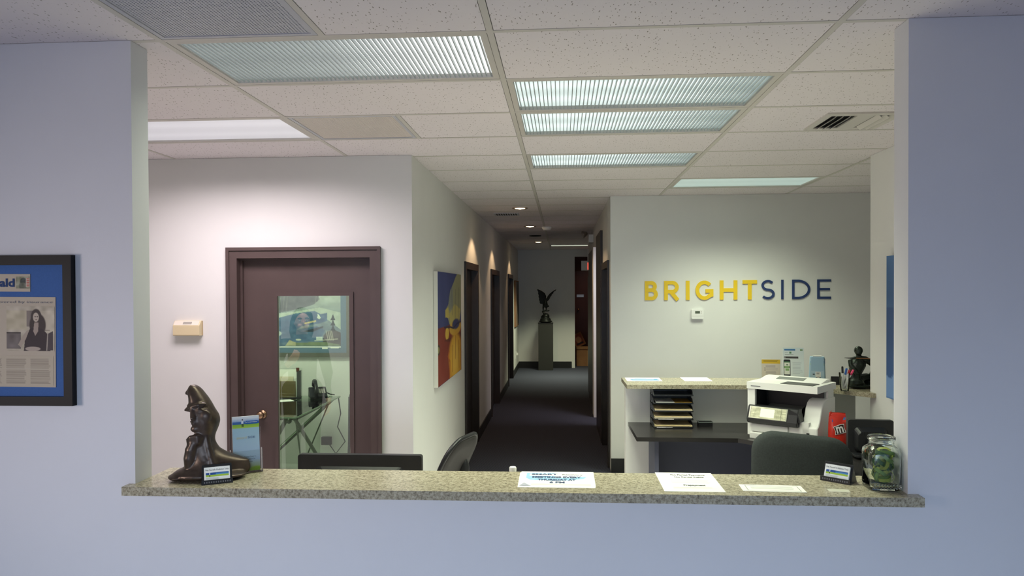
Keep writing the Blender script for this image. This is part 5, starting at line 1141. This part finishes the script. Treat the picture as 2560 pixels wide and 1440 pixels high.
# desk phone
t = thing('desk_telephone', 'black desk telephone on the glass table behind the door', 'telephone', (-2.465, 7.36, TZ), math.radians(25))
bm = B(); prism(bm, [(-.10, 0), (.11, 0), (.11, .095), (.06, .10), (-.10, .025)], -.085, .085, RZ(90)); build('base', bm, M_black, t, .008)
bm = B(); Mh = T((-.04, .0, .075)) @ RX(24)
pts = [(-.045, -.10, .0), (-.045, -.09, .055), (-.045, -.03, .085), (-.045, .05, .085), (-.045, .11, .055), (-.045, .115, .0)]
tube(bm, pts, [.026, .026, .018, .018, .026, .026], 12); build('handset', bm, M_black, t, M=RX(28) @ T((.02, .02, .055)), smooth=True)
for q in range(3):
    for w2 in range(4): boxes('key', [(.01+q*.022, .026+q*.022, -.05+w2*.02, -.036+w2*.02, .050+w2*.009, .058+w2*.009)], M_grid, t)
bm = B(); tube(bm, [(.03, .10, .02), (.10, .12, .03), (.14, .13, .01), (.18, .11, .005)], .006, 8); build('cord', bm, M_black, t, smooth=True)
bm = B(); pts = [(-2.30, 7.50, .735), (-2.29, 7.55, .55), (-2.34, 7.60, .40), (-2.26, 7.60, .25), (-2.36, 7.60, .12), (-2.46, 7.62, .25)]; tube(bm, pts, .006, 8)
tag(build('power_cable', bm, M_black, smooth=True), 'black cable hanging from the glass table to the wall adapter', 'cable')
t = thing('power_adapter', 'black power adapter in the outlet under the glass table', 'adapter', (-2.46, RW, 0.25))
boxes('plate', [(-.05, .05, -.006, 0, -.07, .07)], M_white, t); boxes('adapter_block', [(-.055, .045, -.05, -.006, -.04, .04)], M_black, t, .004)
# file holder with folders
t = thing('file_holder', 'clear upright file holder on the glass table behind the door', 'file holder', (-2.86, 7.38, TZ))
boxes('front_sheet', [(-.20, .20, -.075, -.072, 0, .20)], M_clear, t); boxes('back_sheet', [(-.20, .20, .072, .075, 0, .29)], M_clear, t)
for q in (-.2, .2): boxes('side_sheet', [(q-.0015, q+.0015, -.072, .072, 0, .27)], M_clear, t)
boxes('floor_sheet', [(-.2, .2, -.075, .075, 0, .003)], M_clear, t)
def upright(label, x0, x1, y_, z1, m, name='manila_folder', cat='folder'):
    bm = B(); box(bm, x0, x1, y_, y_+.008, TZ+.004, z1); tag(build(name, bm, m, None, .001), label, cat, 'papers in the clear file holder')
upright('tan folder at the front of the clear file holder', -3.04, -2.68, 7.315, TZ+.17, mat('tan_folder', S(176, 150, 96), .7))
upright('pale folder behind the tan one in the clear file holder', -3.03, -2.71, 7.335, TZ+.215, M_cream); upright('white paper in the middle of the clear file holder', -3.02, -2.69, 7.36, TZ+.285, M_paper, 'paper_sheaf', 'paper')
bm = B(); box(bm, -2.695, -2.665, 7.375, 7.387, TZ+.26, TZ+.30); tag(build('binder_clip', bm, mat('brown_clip', S(96, 52, 36), .5)), 'small brown clip at the corner of the paper in the file holder', 'clip')
bm = B(); slab_poly(bm, [(-3.1, 6.86), (-2.62, 7.12), (-2.72, 7.25), (-3.1, 7.22)], TZ+.0003, TZ+.0015); tag(build('paper_sheet', bm, M_paper), 'white sheet lying on the glass table before the file holder', 'paper')
bm = B(); tube(bm, [(-2.92, 7.14, TZ+.012), (-2.75, 7.18, TZ+.014), (-2.60, 7.26, TZ+.012)], .008, 8); tag(build('phone_cord', bm, M_black, smooth=True), 'thick black cord lying from the telephone across the white sheet', 'cord')
t = thing('visitor_chair', 'dark tube framed chair at the right edge of the door glass', 'chair', (-1.72, 6.9, 0), math.radians(90))
bm = B(); prism(bm, rrect(.46, .44, .06, 4), -.02, .02, T((0, 0, .46)) @ RX(90)); build('seat', bm, M_fab, t, .008)
bm = B(); prism(bm, rrect(.44, .36, .06, 4, 0, .70), .20, .23); build('backrest', bm, M_fab, t, .006)
for q in (-1, 1):
    bm = B(); tube(bm, [(q*.25, -.22, 0), (q*.25, -.22, .46), (q*.25, -.20, .50)], .011, 10); build('leg', bm, M_black, t, smooth=0.7)
    bm = B(); tube(bm, [(q*.25, .24, 0), (q*.25, .22, .46), (q*.23, .22, .85)], .011, 10); build('leg', bm, M_black, t, smooth=0.7)
    bm = B(); tube(bm, [(q*.25, -.21, .50), (q*.25, -.10, .56), (q*.25, .10, .58), (q*.25, .21, .60)], .016, 10); build('arm_rail', bm, M_black, t, smooth=True)

# ------------------------------------------------------------------ the person mirrored in the door glass (stands in the office behind the left wall)
t = thing('person', 'dark haired person in a dark top reflected in the door glass', 'person', (-2.42, 3.42, 0), math.radians(180-28))
M_skin = mat('skin', S(206, 160, 138), 0.5); M_hair = mat('dark_hair', S(38, 30, 28), 0.5, bump=(120, .4)); M_top = mat('dark_top', S(44, 46, 56), 0.85); M_trs = mat('dark_trousers', S(40, 40, 46), 0.85); M_shoe = mat('dark_shoe', S(28, 26, 26), 0.5)
# built facing -Y in its own frame, head centre 1.53 m
def limb(bm, pts, rs): tube(bm, pts, rs, 14); [ball(bm, p_, r_, u=14, v=10) for p_, r_ in zip(pts, rs)]
bm = B()
ball(bm, (0, .0, 1.545), (.072, .090, .100)); ball(bm, (0, -.030, 1.490), (.055, .062, .060)); ball(bm, (0, -.092, 1.520), (.012, .020, .022)); ball(bm, (0, -.075, 1.478), (.024, .018, .010)); ball(bm, (0, -.062, 1.447), (.026, .022, .018))
for q in (-1, 1): ball(bm, (q*.072, .005, 1.53), (.012, .020, .028)); ball(bm, (q*.034, -.070, 1.495), (.022, .020, .022))
limb(bm, [(0, .015, 1.46), (0, .02, 1.36)], [.052, .056])
limb(bm, [(0, .01, 1.30), (0, .01, 1.16), (0, .005, 1.02), (0, .01, .90)], [.105, .125, .115, .140])
limb(bm, [(-.16, .01, 1.315), (.16, .01, 1.315)], [.055, .055])
for q in (-1, 1):
    limb(bm, [(q*.085, .01, .88), (q*.09, -.005, .48), (q*.095, .02, .09)], [.095, .058, .040]); limb(bm, [(q*.095, .03, .05), (q*.10, -.11, .035)], [.042, .030])
RS = [(.175, .01, 1.31), (.225, .0, 1.05), (.15, -.20, 1.16)]; LS = [(-.175, .01, 1.31), (-.235, .02, 1.04), (-.225, -.08, .80)]
for A in (RS, LS): limb(bm, A, [.052, .040, .027])
def hand(bm, wr, d, u, s):
    d, u = Vector(d).normalized(), Vector(u).normalized(); sd = d.cross(u); wr = Vector(wr)
    for k in range(4):
        b0 = wr+d*.015; kx = (k-1.5)*.018; L = (.062, .074, .078, .068)[k]
        kn = wr+d*.085+sd*kx; limb(bm, [b0+sd*kx*.6, kn, kn+d*L*.5-u*.012, kn+d*L*.8-u*.045], [.016, .011, .0085, .007])
    limb(bm, [wr+d*.02, wr+d*.045+sd*s*.036-u*.01, wr+d*.085+sd*s*.044-u*.026, wr+d*.11+sd*s*.038-u*.035], [.015, .012, .010, .008])
hand(bm, RS[2], (-.35, -.55, .55), (.2, -.6, -.6), -1); hand(bm, LS[2], (0, -.15, -1), (-1, 0, 0), 1)
remeshed('body', bm, M_skin, .0075, t, 2)
for q in (-1, 1):
    bm = B(); ball(bm, (q*.029, -.083, 1.545), (.013, .006, .007), u=10, v=8); e_ = build('eye', bm, mat('eye_white', S(230, 226, 220), .3), t, smooth=True)
    bm = B(); ball(bm, (q*.029, -.0885, 1.545), (.005, .002, .005), u=10, v=8); build('iris', bm, M_black, e_, smooth=True)
    bm = B(); tube(bm, [(q*.015, -.088, 1.566), (q*.032, -.086, 1.571), (q*.05, -.074, 1.564)], .004, 6); build('eyebrow', bm, M_hair, t)
bm = B(); ball(bm, (0, -.0905, 1.478), (.021, .004, .006), u=10, v=8); build('lips', bm, mat('lip', S(164, 92, 86), .5), t, smooth=True)
bm = B(); ball(bm, (0, .022, 1.572), (.085, .094, .096)); ball(bm, (0, .050, 1.50), (.086, .060, .11))
for q in (-1, 1): limb(bm, [(q*.03, -.055, 1.636), (q*.070, -.035, 1.60), (q*.083, .012, 1.53), (q*.082, .035, 1.44), (q*.07, .05, 1.36)], [.020, .022, .026, .030, .022])
limb(bm, [(0, .075, 1.52), (0, .085, 1.42), (0, .085, 1.33)], [.06, .065, .045])
remeshed('hair', bm, M_hair, .0085, t, 2)
bm = B(); limb(bm, [(0, .01, 1.31), (0, .01, 1.16), (0, .005, 1.02), (0, .01, .88)], [.117, .136, .127, .152]); limb(bm, [(-.165, .01, 1.315), (.165, .01, 1.315)], [.066, .066]); limb(bm, [(0, .015, 1.36), (0, .012, 1.32)], [.068, .08])
limb(bm, [RS[0], RS[1], Vector(RS[1]).lerp(Vector(RS[2]), .8)], [.062, .051, .040]); limb(bm, [LS[0], LS[1], Vector(LS[1]).lerp(Vector(LS[2]), .85)], [.062, .051, .038])
remeshed('top', bm, M_top, .0095, t, 2)
bm = B()
for q in (-1, 1): limb(bm, [(q*.08, .01, .90), (q*.09, -.005, .48), (q*.095, .02, .07)], [.108, .072, .058])
limb(bm, [(-.04, .01, .90), (.04, .01, .90)], [.13, .13]); remeshed('trousers', bm, M_trs, .0095, t, 2)
for q in (-1, 1):
    bm = B(); limb(bm, [(q*.095, .04, .052), (q*.10, -.03, .045), (q*.103, -.125, .036)], [.05, .047, .036]); remeshed('shoe', bm, M_shoe, .008, t, 2)
